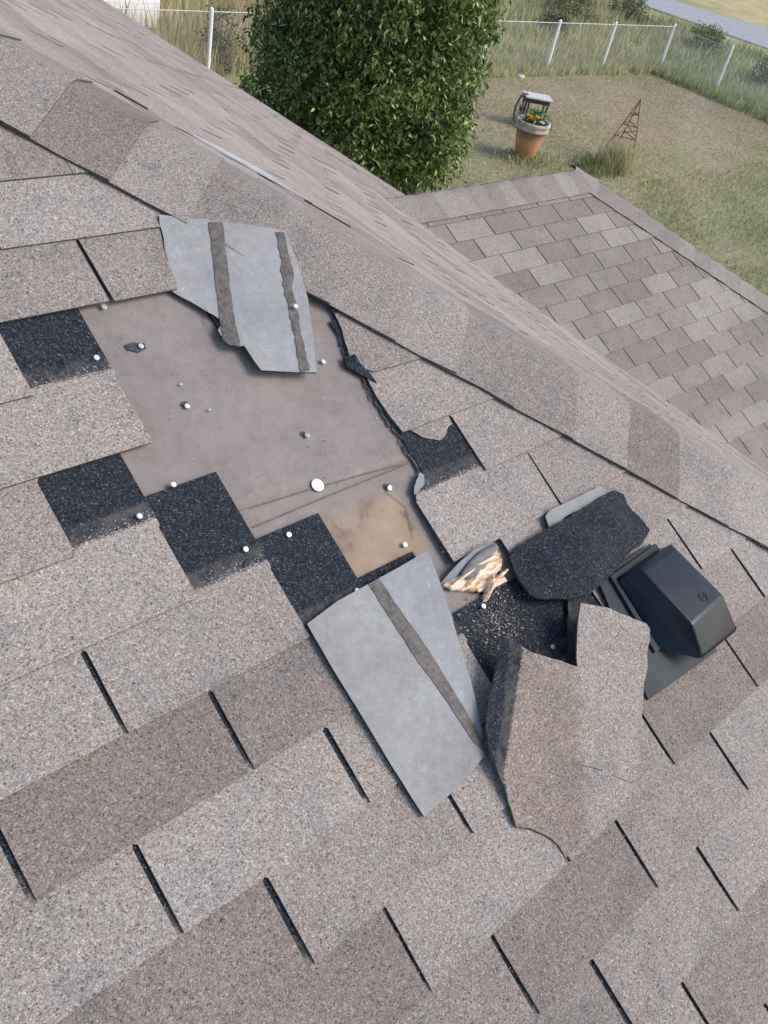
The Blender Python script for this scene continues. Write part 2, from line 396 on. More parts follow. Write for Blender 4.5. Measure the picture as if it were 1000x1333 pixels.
# ---------------------------------------------------------------- side slope beyond the hip (seen at a grazing angle)
def BX(y, m, h=0.0): return B(5.04 + m*0.36, y, h)
def Bf(y, m, h=0.0): return B(5.04 + m*0.36, y, h)      # (y along the course, m down the slope in exposures)
B_fn = Bf
def valx(y): return 9.64 + (8.75-y)*0.762
Bpolys = []; Bnear = []
def Bclip(q):
    q = clip_half(q, -1, -.36, -0.23)                     # stay on this side of the crest: y + .36m >= .06
    q = clip_half(q, -0.762, 0.36, -5.04+9.64+8.75*0.762+.25) # valley with the wing: x <= valx(y)
    return clip_half(q, 1, 0, 33.6)
for m in range(-36, 31):
    for i in range(-6, 34):
        y0 = i+m*SS*1.0 % 1.0
        q = Bclip([(y0+.012, m-.25), (y0+.988, m-.25), (y0+.988, m+1), (y0+.012, m+1)])
        if len(q) < 3 or area(q) < .02: continue
        c = Bf(sum(p[0] for p in q)/len(q), sum(p[1] for p in q)/len(q)); d = (c-CAMP).length
        (Bnear if d < 9.2 and inview([c], 60) else Bpolys).append((m, q, d))
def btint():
    a = rnd_tint(); return (a[0]*1.17, a[1]*1.12, a[2]*1.13)      # grazing light on this slope put into a paler, pinker tint
def bH(m): return lambda y, v: -.041 + TH*(1+1.08*(v-m+1.4))
def bH2(m): return lambda y, v: -.041 + TH*(1+1.08*(v-m+1.4)) + random.uniform(-.002, .006)
Bnear.sort(key=lambda a: a[2])
for m, q, d in Bnear[:90]:
    q0 = q if area(q) > 0 else q[::-1]
    hf = bH(m); n = len(q0)
    lift = random.choice((0, 0, 0, .004, .012))
    V = [Bf(p[0], p[1], hf(*p)+(lift if p[1] > m+.6 else 0)) for p in q0]; V += [Bf(p[0], p[1], hf(*p)-TH*.9+(lift if p[1] > m+.6 else 0)) for p in q0]
    F = [tuple(range(n))]+[(k, (k+1) % n, n+(k+1) % n, n+k) for k in range(n)]
    nrm = (V[1]-V[0]).cross(V[2]-V[1])
    if nrm.z < 0: F[0] = F[0][::-1]
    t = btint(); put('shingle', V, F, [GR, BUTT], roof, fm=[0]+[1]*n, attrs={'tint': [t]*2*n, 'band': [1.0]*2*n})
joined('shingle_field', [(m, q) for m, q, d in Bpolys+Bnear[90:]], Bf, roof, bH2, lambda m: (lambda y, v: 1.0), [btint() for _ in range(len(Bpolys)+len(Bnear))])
# deck under the side slope
V = []; F = []
ys = [-11+ n*.75 for n in range(61)]
for y in ys:
    xe = min(15.8, valx(y)+1.2) if y < 8.75 else 15.8
    for s in range(9):
        x = crestx(y)+.05 + (xe-crestx(y))*s/8 if crestx(y) < xe else xe
        V.append(B(x, y, -.06) if x >= crestx(y) else B(xe, y, -.06))
for a in range(60):
    for s in range(8): n = a*9+s; F.append((n, n+1, n+10, n+9))
put('deck', V, F, deck_m, roof)
# a torn slit on the side slope: lifted shingle edge over pale underlayment
slit = MB()
def bq(x, y, h): return B(x, y, h)
slx = [(3.02, 4.42), (3.2, 4.40), (3.45, 4.36), (3.7, 4.31), (3.95, 4.26), (4.2, 4.19)]
lo = [bq(x, y, .012) for x, y in slx]; wd = [.0, .03, .05, .06, .04, .0]
hi = [bq(x, y+a, .02+a*.35) for (x, y), a in zip(slx, wd)]
put('underlayment', lo+hi, [(a, a+1, a+7, a+6) for a in range(5)], BACK, roof, attrs={'tint': [(1.15, 1.18, 1.25)]*12, 'band': [0.0]*12})
for pts in ([(3.35, 4.47), (3.7, 4.42), (4.0, 4.33), (4.22, 4.22)], [(3.98, 4.06), (4.2, 3.99), (4.42, 3.9)], [(2.5, 4.6), (2.75, 4.56)], [(2.0, 3.65), (2.2, 3.55)]):
    for a, b in zip(pts, pts[1:]): pass
    sm = MB(); sm.tube([bq(x, y, .012) for x, y in pts], .007, 5); sm.build('torn_edge', EDGE, roof)

# ---------------------------------------------------------------- cap shingles along hips and ridges
def cap_run(P0, D, nA, nB, starts, length, tints, parent, half=.59, th=.010, hA=0.0, hB=0.0, wav=.006):
    """P0 crest point, D unit vector downhill (or along), nA/nB normals of the two slopes"""
    sA = nA.cross(D).normalized(); sB = nB.cross(D).normalized()
    if sA.z > 0: sA = -sA
    if sB.z > 0: sB = -sB
    SM = [-1, -.75, -.5, -.3, -.16, -.1, -.05, 0, .05, .1, .16, .3, .5, .75, 1]
    for a, t in zip(starts, tints):
        V = []; T = []
        le = length + .035; j0 = random.uniform(-.012, .012)
        rows = [(-.12, .001), (0, .004), (length*.5, .009), (le, .017)]
        for lay in (0, 1):
            for d, h in rows:
                for s in SM:
                    side, nn, off = (sA, nA, hA) if s < 0 else (sB, nB, hB)
                    if s == 0: nn = (nA+nB).normalized(); off = (hA+hB)/2
                    r = abs(s)*half*(1+.02*noise.noise(Vector((a*3, d*5, s))))
                    lift = (wav if s < 0 else wav*.15)*(.5+noise.noise(Vector(((a+d)*2.3, s*2, 7))))*abs(s)**3*2
                    rr = .016*math.exp(-(abs(s)/.10)**2)      # rounded crest
                    jd = j0*abs(s) if d > 0 else 0
                    p = P0 + D*(a+d+jd) + side*r + nn*(off+h+lift-rr - (th if lay else 0)) + (Vector((0, 0, 0)))
                    V.append(p); T.append(t)
        n = len(SM); m = len(rows); F = []; fm = []
        def idx(l, i, j): return l*n*m + i*n + j
        for i in range(m-1):
            for j in range(n-1):
                F.append((idx(0, i, j), idx(0, i, j+1), idx(0, i+1, j+1), idx(0, i+1, j))); fm.append(0)
        e = (V[F[0][1]]-V[F[0][0]]).cross(V[F[0][2]]-V[F[0][1]])
        if e.z < 0: F = [f[::-1] for f in F]
        for i in range(m-1):
            F.append((idx(0, i, 0), idx(0, i+1, 0), idx(1, i+1, 0), idx(1, i, 0))); fm.append(1)
            F.append((idx(0, i, n-1), idx(0, i+1, n-1), idx(1, i+1, n-1), idx(1, i, n-1))); fm.append(1)
        for j in range(n-1):
            F.append((idx(0, m-1, j), idx(0, m-1, j+1), idx(1, m-1, j+1), idx(1, m-1, j))); fm.append(1)
        o = put('cap_shingle', V, F, [GR, BUTT], parent, fm=fm, attrs={'tint': T, 'band': [1.0]*len(V)}, smooth=False)
        pass
HD = Vector((1, -1, -TA)).normalized(); P0 = Vector((5.04, 0, 0))
nA = Vector((0, -SA, CA)); nB = Vector((.49, 0, 1)).normalized()
seams = [5.203-.303*m for m in range(0, 22)]
ct = ['L', 'L', 'L', 'L', 'd', 'm', 'M', 'l', 'M', 'M', 'M', 'l', 'm', 'l', 'L', 'm', 'M', 'M', 'l', 'M', 'l', 'M']
# cap m reaches from seam m+1 down to seam m
starts = []; tl = []
for m in range(-22, 21):
    x1 = 4.903-.303*m; x0 = x1-.303
    starts.append((x0-5.04)*math.sqrt(2+TA*TA))
    key = round(x1, 2)
    t = {4.9: 'l', 4.6: 'D', 4.3: 'l', 4.0: 'm', 3.99: 'm', 3.69: 'm', 3.39: 'l', 3.09: 'm', 2.78: 'M', 2.48: 'm', 2.18: 'l', 1.87: 'D', 1.57: 'M', 1.27: 'L'}.get(key)
    if t is None: t = {1.88: 'D', 2.79: 'M', 2.49: 'm', 1.58: 'M'}.get(key, random.choice('LlM'))
    tl.append(TINTS[t])
L3 = .303*math.sqrt(2+TA*TA)
cap_run(P0, HD, nA, nB, starts, L3, tl, roof, hA=.001, hB=-.002, wav=.010)

# ---------------------------------------------------------------- the wing
RY = 8.60; RZ = -2.05
def whip(u, v): return u - .335*v - 3.966
wpl = []
for k in range(-5, 21):
    for i in range(-12, 24):
        u0 = i+k*SS; g = .012
        pl_ = [(u0+.002, k-.3), (u0+.998, k-.3), (u0+.998, k), (u0+1-g, k+.02), (u0+1-g, k+1), (u0+g, k+1), (u0+g, k+.02), (u0+.002, k)]
        pl_ = clip_half(pl_, 1, -.335, 3.93)
        if pl_: pl_ = clip_half(pl_, -1, .276, 1.748+.35)
        if pl_: pl_ = clip_half(pl_, 0, -1, 3.62)
        if len(pl_) < 3 or abs(area(pl_)) < .02: continue
        if inview([Wp(*p) for p in pl_], 0):
            t = tuple(x*.95 for x in TINTS[random.choice('LLlMMMmmmdd')])
            sheet('shingle', pl_, cH(k, random.choice((0, 0, .002, .004))), TH, [GR, BUTT], wing, Wp, tint=t, bandf=bandk(k), grid=(3, 3))
        else: wpl.append((k, pl_))
joined('shingle_field', wpl, Wp, wing, cH, bandk, [rnd_tint() for _ in wpl])
slab('deck', [(-7, -3.68), (2.72, -3.68), (11.2, 20.3), (-7, 20.3)], -.06, .05, [deck_m, deck_m], wing, fn=Wp, bandf=lambda u, v: 0.0)
Hs = Vector((15.27, RY, RZ)); He = Hs+Vector((1, -1.08, -.524))*7.95; Hb = Hs+Vector((1, 1.08, -.61))*7.95
put('roof_slope', [Hs, He, Hb], [(0, 1, 2)], GR, wing, attrs={'tint': [(.95, .93, .92)]*3, 'band': [1.0]*3})
put('roof_slope', [Vector((7.5, RY, RZ)), Hs, Hb, Vector((7.5, Hb.y, Hb.z))], [(0, 1, 2, 3)], GR, wing, attrs={'tint': [(.95, .93, .92)]*4, 'band': [1.0]*4})
nW = Vector((0, -SW, CW)); nWb = Vector((0, .49, .872)); nE = Vector((SW, 0, CW))
cap_run(Vector((8.2, RY, RZ)), Vector((1, 0, 0)), nW, nWb, [n*.43 for n in range(-1, 16)][::-1], .43, [TINTS[c] for c in 'ML mMdlmMlLmMlMml'.replace(' ', '')]+[TINTS['M']]*3, wing, hA=.005)
hd = Vector((1, -1.08, -.524)).normalized()
cap_run(Hs, hd, nW, nE, [n*.43-.02 for n in range(0, 28)], .43, [TINTS[random.choice('MlMLmM')] for _ in range(28)], wing, hA=.005)
# walls, fascia, soffit under the roofs
wallm = simple('painted_siding', (.55, .5, .44), .7, .06, 8); trim = simple('white_trim', (.75, .74, .72), .5, .04, 8)
mb = MB(); mb.box((.3, 12, -9.4), (29, 42, 8.2)); mb.build('wall', wallm, house)
mb = MB(); mb.box((17.5, RY, -9.95), (10, 15.2, 7.1)); mb.build('wall', wallm, wing)
mb = MB(); mb.box((1.0, -10.15, -5.3), (30, .1, .5)); mb.box((16.15, 27, -5.35), (.1, 13, .5)); mb.build('fascia', trim, house)
mb = MB(); mb.box((19.6, He.y-.06, -6.4), (7.4, .1, .5)); mb.box((He.x+.06, 4.4, -6.4), (.1, 8.2, .5)); mb.build('fascia', trim, wing)
# the rear slopes of the main roof (out of the picture)
ap = B(crestx(13), 13, -.05)
put('roof_slope', [ap, Vector((16.1, 33.9, -5.2)), Vector((-14, 33.9, -5.2)), Vector((-14, 13, ap.z))], [(0, 1, 2, 3)], GR, roof, attrs={'tint': [(.95, .93, .92)]*4, 'band': [1.0]*4})

# ---------------------------------------------------------------- torn and folded shingles lying on the slope
def flapthing(name, label, cat, poly, ctl, th, mats, bandf=None, tint=(1, 1, 1), tintf=None, grid=(.1, .25), which=None, amp=.006, extra=(), power=3.0):
    root = empty(name, A(*[sum(p[i] for p in poly)/len(poly) for i in (0, 1)], 0), label, cat)
    hf = idw(list(ctl)+list(extra), power)
    pp = ragged(xy(poly), amp, .045, which) if which is not None else xy(poly)
    o = sheet('shingle_sheet', pp, hf, th, mats, root, bandf=bandf, tint=tint, tintf=tintf, grid=grid)
    o.data.polygons.foreach_set('use_smooth', [p.material_index == 0 or True for p in o.data.polygons])
    try: o.data.set_sharp_from_angle(angle=math.radians(50))
    except Exception: pass
    return root, hf
def overlay(name, poly, hf, up, mats, root, amp=.006, **kw):
    return sheet(name, ragged(xy(poly), amp, .03), lambda u, v: hf(u, v)+up, up-.0005, mats, root, grid=(.1, .25), smooth=False, **kw)
D = {'upflap': [(1.629, -7.156, 0.02), (1.762, -7.032, 0.03), (1.901, -6.928, 0.035), (2.166, -6.727, 0.035), (2.362, -6.55, 0.035), (2.303, -5.94, 0.035), (2.242, -5.385, 0.03), (2.122, -4.752, 0.03), (2.012, -4.224, 0.035), (1.857, -4.354, 0.028), (1.69, -4.491, 0.03), (1.686, -4.76, 0.02), (1.682, -4.915, 0.02), (1.635, -4.932, 0.02), (1.591, -5.115, 0.01), (1.59, -5.241, 0.01), (1.654, -5.373, 0.0), (1.577, -5.643, -0.005), (1.473, -5.976, -0.01), (1.522, -6.299, -0.005), (1.552, -6.559, -0.0), (1.606, -6.929, -0.0)], 'upstrip1': [(1.889, -6.881, 0.04), (1.975, -6.848, 0.04), (1.87, -6.203, 0.04), (1.757, -5.538, 0.04), (1.657, -4.909, 0.04), (1.599, -4.983, 0.04), (1.584, -5.093, 0.04), (1.685, -5.642, 0.04), (1.786, -6.243, 0.04)], 'upstrip2': [(2.279, -6.541, 0.035), (2.34, -6.53, 0.035), (2.283, -6.159, 0.035), (2.242, -5.831, 0.035), (2.171, -5.591, 0.035), (2.122, -5.212, 0.035), (2.054, -4.852, 0.035), (2.035, -4.666, 0.035), (1.973, -4.289, 0.035), (1.916, -4.303, 0.035), (1.983, -4.699, 0.035), (2.02, -4.938, 0.035), (2.092, -5.363, 0.035), (2.126, -5.683, 0.035), (2.211, -6.053, 0.035)], 'lowflap': [(1.173, -1.159, 0.022), (1.391, -1.241, 0.022), (1.604, -1.257, 0.022), (1.827, -1.273, 0.026), (2.043, -1.299, 0.028), (2.048, -1.234, 0.028), (2.013, -0.873, 0.028), (1.965, -0.393, 0.028), (1.884, 0.229, 0.027), (1.811, 0.735, 0.026), (1.759, 1.054, 0.024), (1.683, 1.332, 0.025), (1.56, 1.406, 0.02), (1.395, 1.455, 0.02), (1.213, 1.476, 0.022), (1.193, 0.819, 0.027), (1.183, 0.093, 0.028), (1.171, -0.598, 0.027)], 'lowstrip': [(1.601, -1.255, 0.027), (1.676, -1.255, 0.027), (1.69, -0.793, 0.027), (1.717, -0.107, 0.027), (1.726, 0.627, 0.027), (1.728, 1.146, 0.027), (1.694, 1.273, 0.027), (1.671, 1.103, 0.027), (1.655, 0.483, 0.027), (1.621, -0.165, 0.027), (1.608, -0.794, 0.027)], 'torn1': [(2.39, -4.992, -0.005), (2.353, -4.669, -0.005), (2.312, -4.354, -0.005), (2.342, -4.13, -0.005), (2.407, -4.032, -0.005), (2.564, -4.008, -0.005), (2.892, -4.017, -0.005), (2.811, -4.675, -0.005), (2.616, -5.146, -0.005)], 'tornedge': [(2.39, -4.992, -0.005), (2.353, -4.669, -0.005), (2.312, -4.354, -0.005), (2.336, -4.107, -0.005), (2.397, -4.039, -0.005), (2.352, -3.988, -0.005), (2.337, -3.663, -0.005), (2.342, -3.325, -0.005), (2.357, -3.181, -0.005), (2.415, -3.055, -0.005), (2.481, -2.842, -0.005), (2.584, -2.705, -0.005), (2.691, -2.838, -0.005), (2.734, -2.846, -0.005)], 'darkedge': [(2.377, -3.199, -0.028), (2.363, -2.996, -0.028), (2.346, -2.759, -0.028), (2.351, -2.558, -0.028), (2.349, -2.376, -0.028), (2.335, -2.284, -0.028), (2.232, -2.144, -0.028)], 'crumb': [(2.282, -4.389, 0.01), (2.33, -4.344, 0.01), (2.355, -4.165, 0.01), (2.389, -4.02, 0.01), (2.389, -3.844, 0.01), (2.349, -3.966, 0.01), (2.303, -4.106, 0.01), (2.256, -4.245, 0.01)], 'woodfib': [(2.049, -0.812, -0.02), (2.203, -0.807, -0.02), (2.328, -0.838, -0.02), (2.437, -0.89, -0.02), (2.54, -0.875, -0.02), (2.536, -0.713, -0.02), (2.447, -0.587, -0.02), (2.377, -0.535, -0.02), (2.467, -0.478, -0.02), (2.471, -0.41, -0.02), (2.344, -0.433, -0.02), (2.268, -0.318, -0.02), (2.234, -0.331, -0.02), (2.284, -0.449, -0.02), (2.193, -0.571, -0.02), (2.099, -0.673, -0.02)], 'felt_curl': [(2.137, -0.807, 0.0), (2.223, -0.925, 0.0), (2.377, -1.005, 0.0), (2.519, -0.99, 0.0), (2.535, -0.871, 0.0), (2.419, -0.887, 0.0), (2.273, -0.837, 0.0), (2.18, -0.785, 0.0)], 'tear': [(2.181, -1.098, -0.04), (2.608, -0.986, -0.04), (2.546, -0.415, -0.04), (2.042, -0.393, -0.04)], 'dflap': [(2.559, -0.695, 0.01), (2.628, -0.771, 0.03), (2.814, -0.786, 0.05), (3.157, -0.792, 0.05), (3.509, -0.83, 0.04), (3.646, -0.82, 0.03), (3.704, -0.694, 0.03), (3.68, -0.496, 0.03), (3.701, -0.261, 0.04), (3.705, 0.016, 0.05), (3.567, 0.118, 0.07), (3.305, 0.184, 0.08), (3.066, 0.308, 0.09), (2.858, 0.345, 0.09), (2.691, 0.217, 0.08), (2.571, 0.076, 0.07), (2.497, -0.089, 0.06), (2.504, -0.34, 0.04), (2.527, -0.501, 0.02)], 'gstrip': [(2.97, -0.967, 0.03), (3.032, -1.017, 0.03), (3.292, -0.998, 0.03), (3.548, -0.995, 0.03), (3.577, -0.911, 0.03), (3.541, -0.77, 0.03), (3.419, -0.782, 0.03), (3.15, -0.823, 0.03), (2.94, -0.752, 0.03)], 'vstrip': [(2.791, 0.24, -0.01), (2.656, 0.6, -0.01), (2.507, 0.999, -0.01), (2.578, 1.117, -0.0), (2.772, 0.743, 0.0), (2.9, 0.435, 0.0)], 'flap': [(2.118, 0.191, 0.12), (2.132, 0.271, 0.14), (2.162, 0.384, 0.15), (2.19, 0.542, 0.16), (2.246, 0.666, 0.16), (2.312, 0.803, 0.16), (2.437, 1.063, 0.15), (2.501, 0.866, 0.15), (2.589, 0.612, 0.16), (2.694, 0.37, 0.17), (2.785, 0.508, 0.17), (2.868, 0.66, 0.18), (2.96, 0.889, 0.18), (3.067, 1.117, 0.17), (3.071, 1.211, 0.17), (2.952, 1.572, 0.13), (2.817, 1.937, 0.09), (2.724, 2.226, 0.06), (2.608, 2.535, 0.03), (2.485, 2.827, 0.012), (2.24, 2.935, 0.01), (1.983, 2.887, 0.008), (1.82, 2.93, 0.006), (1.817, 2.746, 0.01), (1.795, 2.608, 0.01), (1.716, 2.364, 0.012), (1.646, 2.241, 0.015), (1.664, 2.0, 0.03), (1.684, 1.721, 0.05), (1.691, 1.369, 0.07), (1.744, 1.021, 0.09), (1.84, 0.768, 0.1), (1.956, 0.529, 0.11)], 'flapctl': [(2.026, 1.441, 0.08), (2.409, 1.385, 0.12), (2.336, 2.178, 0.05), (1.968, 2.113, 0.035), (2.735, 1.204, 0.15)], 'bandln': [(2.203, 0.339, 0.15), (2.01, 0.877, 0.11), (1.818, 1.373, 0.06), (1.707, 1.647, 0.05), (1.68, 2.023, 0.03)], 'crack': [(2.132, 2.066, 0.02), (2.195, 2.175, 0.02), (2.274, 2.341, 0.02), (2.366, 2.572, 0.02), (2.477, 2.821, 0.02)], 'nails': [(0.889, -5.288, -0.02), (1.151, -5.328, -0.04), (1.215, -4.356, -0.04), (1.78, -3.456, -0.04), (2.089, -2.339, -0.04), (1.978, -1.526, -0.04), (0.925, -3.411, -0.025), (1.09, -2.316, -0.01), (1.355, -2.28, -0.025), (1.536, -1.248, -0.01), (1.072, -5.98, -0.035), (0.686, -3.172, -0.01), (2.144, -4.428, -0.04), (2.108, -5.268, 0.045), (2.217, -0.277, -0.02), (2.492, 0.697, -0.01), (1.246, -4.666, -0.04), (1.32, -4.218, -0.04)], 'capnail': [(1.676, -2.756, -0.038)], 'tarpatch': [(1.074, -5.401, -0.04), (1.121, -5.419, -0.04), (1.182, -5.369, -0.04), (1.174, -5.289, -0.04), (1.124, -5.262, -0.04), (1.076, -5.328, -0.04)], 'seam': [(1.254, -2.839, -0.04), (1.331, -2.859, -0.04), (2.246, -2.598, -0.04), (2.393, -2.565, -0.04)], 'seam2': [(1.212, -2.561, -0.04), (2.12, -2.578, -0.04), (2.393, -2.565, -0.04)], 'stain': [(1.648, -2.353, -0.04), (2.049, -2.324, -0.04), (2.14, -2.116, -0.04), (2.029, -1.413, -0.04), (1.629, -1.408, -0.04)], 'debris': [(2.313, -0.541, -0.02), (2.372, -0.105, -0.02), (2.491, 0.153, -0.02), (2.245, -0.123, -0.02), (2.03, -0.245, -0.02)]}
up, hf = flapthing('folded_shingle', 'grey folded shingle with two dark sealant strips, at the top of the bare patch', 'torn shingle',
    D['upflap'], D['upflap'], .012, [BACK, EDGE], bandf=lambda u, v: 0.0, which=tuple(range(10, 22)), amp=.006)
overlay('sealant_strip', D['upstrip1'], hf, .004, [STRIP, STRIP], up, .003)
overlay('sealant_strip', D['upstrip2'], hf, .004, [STRIP, STRIP], up, .008)
lf, hf2 = flapthing('folded_shingle', 'long grey folded-back shingle with one dark sealant strip, below the bare patch', 'torn shingle',
    D['lowflap'], D['lowflap'], .013, [BACK, EDGE], bandf=lambda u, v: 0.0, which=(5, 6, 7, 8, 9, 10, 11, 12), amp=.004, tint=(.98, .99, .99),
    tintf=lambda u, v: (.98, .99, .98) if u < 1.66 else (1.04, 1.05, 1.08))
overlay('sealant_strip', D['lowstrip'], hf2, .004, [STRIP, STRIP], lf, .003)
cr_ = [(1.05, 2.203), (.339, 2.203), (.877, 2.01), (1.373, 1.818), (1.647, 1.707), (2.023, 1.66)]
def uline(v):
    L = [(-.5, 2.25), (.339, 2.203), (.877, 2.01), (1.373, 1.818), (1.647, 1.707), (2.023, 1.655), (3.2, 1.5)]
    for (a, b), (c, d) in zip(L, L[1:]):
        if v <= c: return b+(d-b)*(v-a)/(c-a)
    return 1.5
def ftint(u, v):
    ul = 2.437 - (v-1.063)*.2176
    k = min(1, max(0, (u-ul)/.07+.5)); a, b = (.86, .79, .75), (1.08, 1.06, 1.05)
    return tuple(x+(y-x)*k for x, y in zip(a, b))
bf_, hf3 = flapthing('bent_shingle', 'large bent shingle, half brown and half pale, twisted up beside the black vent', 'torn shingle',
    D['flap'], D['flap'], .013, [GR, BUTT], bandf=lambda u, v: (u-uline(v))/.40, tintf=ftint, which=(0, 1, 2, 3, 4, 5, 6, 9, 10, 11, 12), amp=.006, extra=D['flapctl'], grid=(.06, .15))
cb = MB()
ck = D['crack']
cb.tube([A(a[0], a[1], hf3(a[0], a[1])) for a in ck], [.0005, .002, .0025, .002, .0005], 5)
cb.build('crack', EDGE, bf_)
df, hf4 = flapthing('curled_shingle', 'black granule-covered shingle end curled up beside the black roof vent', 'torn shingle',
    D['dflap'], D['dflap'], .014, [GR, EDGE], bandf=lambda u, v: -1.0, which=tuple(range(19)), amp=.008, extra=[(3.1, -.3, .13), (2.8, -.25, .11), (3.4, -.35, .12), (3.0, .0, .14)], grid=(.08, .18))
gs, _ = flapthing('shingle_scrap', 'thin grey shingle scrap poking out above the black curled shingle', 'shingle scrap', D['gstrip'], D['gstrip'], .012, [BACK, EDGE], bandf=lambda u, v: 0.0, which=(5, 6, 7), amp=.008, tint=(.95, .95, .92), grid=(.2, .2))
vs, _ = flapthing('shingle_scrap', 'narrow dark upright shingle scrap between the black curled shingle and the bent one', 'shingle scrap', D['vstrip'], [(a, b, c+.02) for a, b, c in D['vstrip']], .012, [GR, EDGE], bandf=lambda u, v: -.12+.0*u, which=(0, 1, 3, 4), amp=.006, grid=(.1, .2))
cm, _ = flapthing('shingle_scrap', 'small crumbled black shingle bit on the torn edge right of the bare felt', 'shingle scrap', D['crumb'], [(a, b, c+random.uniform(-.02, .02)) for a, b, c in D['crumb']], .02, [GR, EDGE], bandf=lambda u, v: -1.0, which=tuple(range(8)), amp=.012, grid=(.05, .1))
# the tear in the felt with splintered wood beneath
wood = mat('splintered_wood', .75); t = NT(wood)
mp = t.n('Mapping'); mp.inputs['Scale'].default_value = (40, 160, 160); mp.inputs['Rotation'].default_value = (0, 0, .5); t.l(t.pos(), mp.inputs[0])
nn = t.n('TexNoise', i_Scale=1.0, i_Detail=5); t.l(mp.outputs[0], nn.inputs[0])
t.l(t.ramp(nn.outputs['Fac'], [(.3, (.30, .16, .08)), (.43, (.58, .36, .20)), (.57, (.80, .66, .50)), (.75, (.74, .62, .56))]), t.b.inputs['Base Color']); t.bump(nn.outputs['Fac'], .8, .004)
wf = [(a, b, c+.03*abs(math.sin(a*31+b*17))) for a, b, c in D['woodfib']]
sheet('splintered_wood', ragged(xy(D['woodfib']), .008, .03), lambda u, v: -.025+.028*noise.noise(Vector((u*12, v*9, 2)))+.02*noise.noise(Vector((u*45, v*22, 5)))+.012, .03, [wood, wood], roof, grid=(.035, .06), smooth=True)
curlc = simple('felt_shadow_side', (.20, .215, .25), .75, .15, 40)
cc = [(2.05, -.83, -.03), (2.12, -.90, .01), (2.2, -.96, .03), (2.34, -1.02, .035), (2.5, -1.0, .02), (2.52, -.93, .0)]
ci = [(2.06, -.80, -.035), (2.15, -.80, -.02), (2.25, -.85, -.01), (2.36, -.90, -.01), (2.47, -.93, -.01), (2.53, -.90, -.02)]
V = [A(*p) for p in cc]+[A(*p) for p in ci]
put('felt_curl', V, [(a+6, a+7, a+1, a) for a in range(5)], curlc, roof, smooth=True)
sheet('felt_curl', [(2.18, -.80), (2.27, -.90), (2.38, -.955), (2.52, -.955), (2.52, -.88), (2.44, -.84), (2.34, -.72), (2.22, -.68)], lambda u, v: .0+.03*math.sin((u-2.15)*7), .008, [FELT, curlc], roof, bandf=lambda u, v: 0.0, grid=(.05, .08), smooth=True)
sp = MB()
for a, b, w_ in (((2.26, -.33, .0), (2.38, -.58, .02), .02), ((2.33, -.5, .01), (2.49, -.55, .02), .022), ((2.2, -.62, .01), (2.33, -.75, .02), .02), ((2.1, -.74, .0), (2.28, -.78, .02), .018), ((2.3, -.8, .02), (2.5, -.8, .02), .018)):
    sp.tube([A(*a), A((a[0]+b[0])/2+.01, (a[1]+b[1])/2, a[2]+.015), A(*b)], [w_*.3, w_*.6, w_*.25], 5)
sp.build('splinter', wood, roof)

# nails
galv = mat('galvanised', .45, (.55, .55, .54), .5); whitep = mat('white_plastic', .45, (.82, .82, .80))
def nail(u, v, h, r, m, name='nail', tilt=0.0):
    mb = MB(); ax = Vector((0, -SA, CA)); a = Vector((1, 0, 0)); b = ax.cross(a)
    ax2 = (ax + a*random.uniform(-tilt, tilt)+b*random.uniform(-tilt, tilt)).normalized(); a = b.cross(ax2).normalized(); b = ax2.cross(a)
    c = A(u, v, h); vs = []
    for rr, z in ((r*.25, -.03), (r*.25, .0), (r, .002), (r, .005), (r*.85, .0075), (0.001, .008)):
        vs += [c+(a*math.cos(2*math.pi*k/12)+b*math.sin(2*math.pi*k/12))*rr+ax2*z for k in range(12)]
    mb.add(vs, [(i*12+k, i*12+(k+1) % 12, (i+1)*12+(k+1) % 12, (i+1)*12+k) for i in range(5) for k in range(12)])
    return mb.build(name, m, roof, smooth=False)
for j, (u, v, h) in enumerate(D['nails']):
    r = .007 if j >= 16 else .0155
    nail(u, v, h+.008 if h < .05 else h, r, galv, tilt=.35 if j in (3, 4) else .1)
nail(D['capnail'][0][0], D['capnail'][0][1], -.036, .037, whitep, 'cap_nail')
sheet('tar_patch', ragged(xy(D['tarpatch']), .006, .02), lambda u, v: -.037, .006, [TAR, TAR], roof, grid=(.2, .2))
pins = MB()                                   # tar smears round pulled nails
for (u, v) in ((1.215, -4.40), (1.77, -3.50), (2.085, -2.38)):
    c = A(u, v, -.041); pins.add([c+Vector((math.cos(a)*.022*random.uniform(.7, 1.2), math.sin(a)*.018*CA, math.sin(a)*.018*SA)) for a in [k*.7 for k in range(9)]], [tuple(range(9))])
pins.build('tar_spot', TAR, roof)
# loose granules and crumbs
chipm = simple('loose_granules', (.5, .47, .44), .9, .5, 900, tint=True)
V = []; F = []; T = []
def chip(u, v, h, s, t):
    n = len(V); c = A(u, v, h)
    for _ in range(4): V.append(c+Vector((random.gauss(0, s), random.gauss(0, s), random.gauss(0, s)*.7+s*.5)))
    F.extend([(n, n+1, n+2), (n, n+2, n+3), (n, n+3, n+1), (n+1, n+3, n+2)]); T.extend([t]*4)
for _ in range(700):
    u = random.uniform(.9, 2.4); v = random.uniform(-5.9, -1.5); chip(u, v, -.041, random.uniform(.0015, .0035), random.choice([(1.1, 1.1, 1.1), (.5, .45, .4), (.1, .1, .1), (.6, .5, .4)]))
for k, ua, ub in ((-3, .35, .765), (-2, .77, 1.17), (-1, 1.2, 1.58), (-5, .53, .93), (-2, 2.3, 2.75)):
    for _ in range(110):
        u = random.uniform(ua, ub); v = (k-.1 - abs(random.gauss(0, .06))); chip(u, v, cH(k)(u, v)+.002, random.uniform(.002, .004), random.choice([(1, 1, 1), (.8, .75, .7), (1.3, 1.3, 1.3), (.3, .3, .3)]))
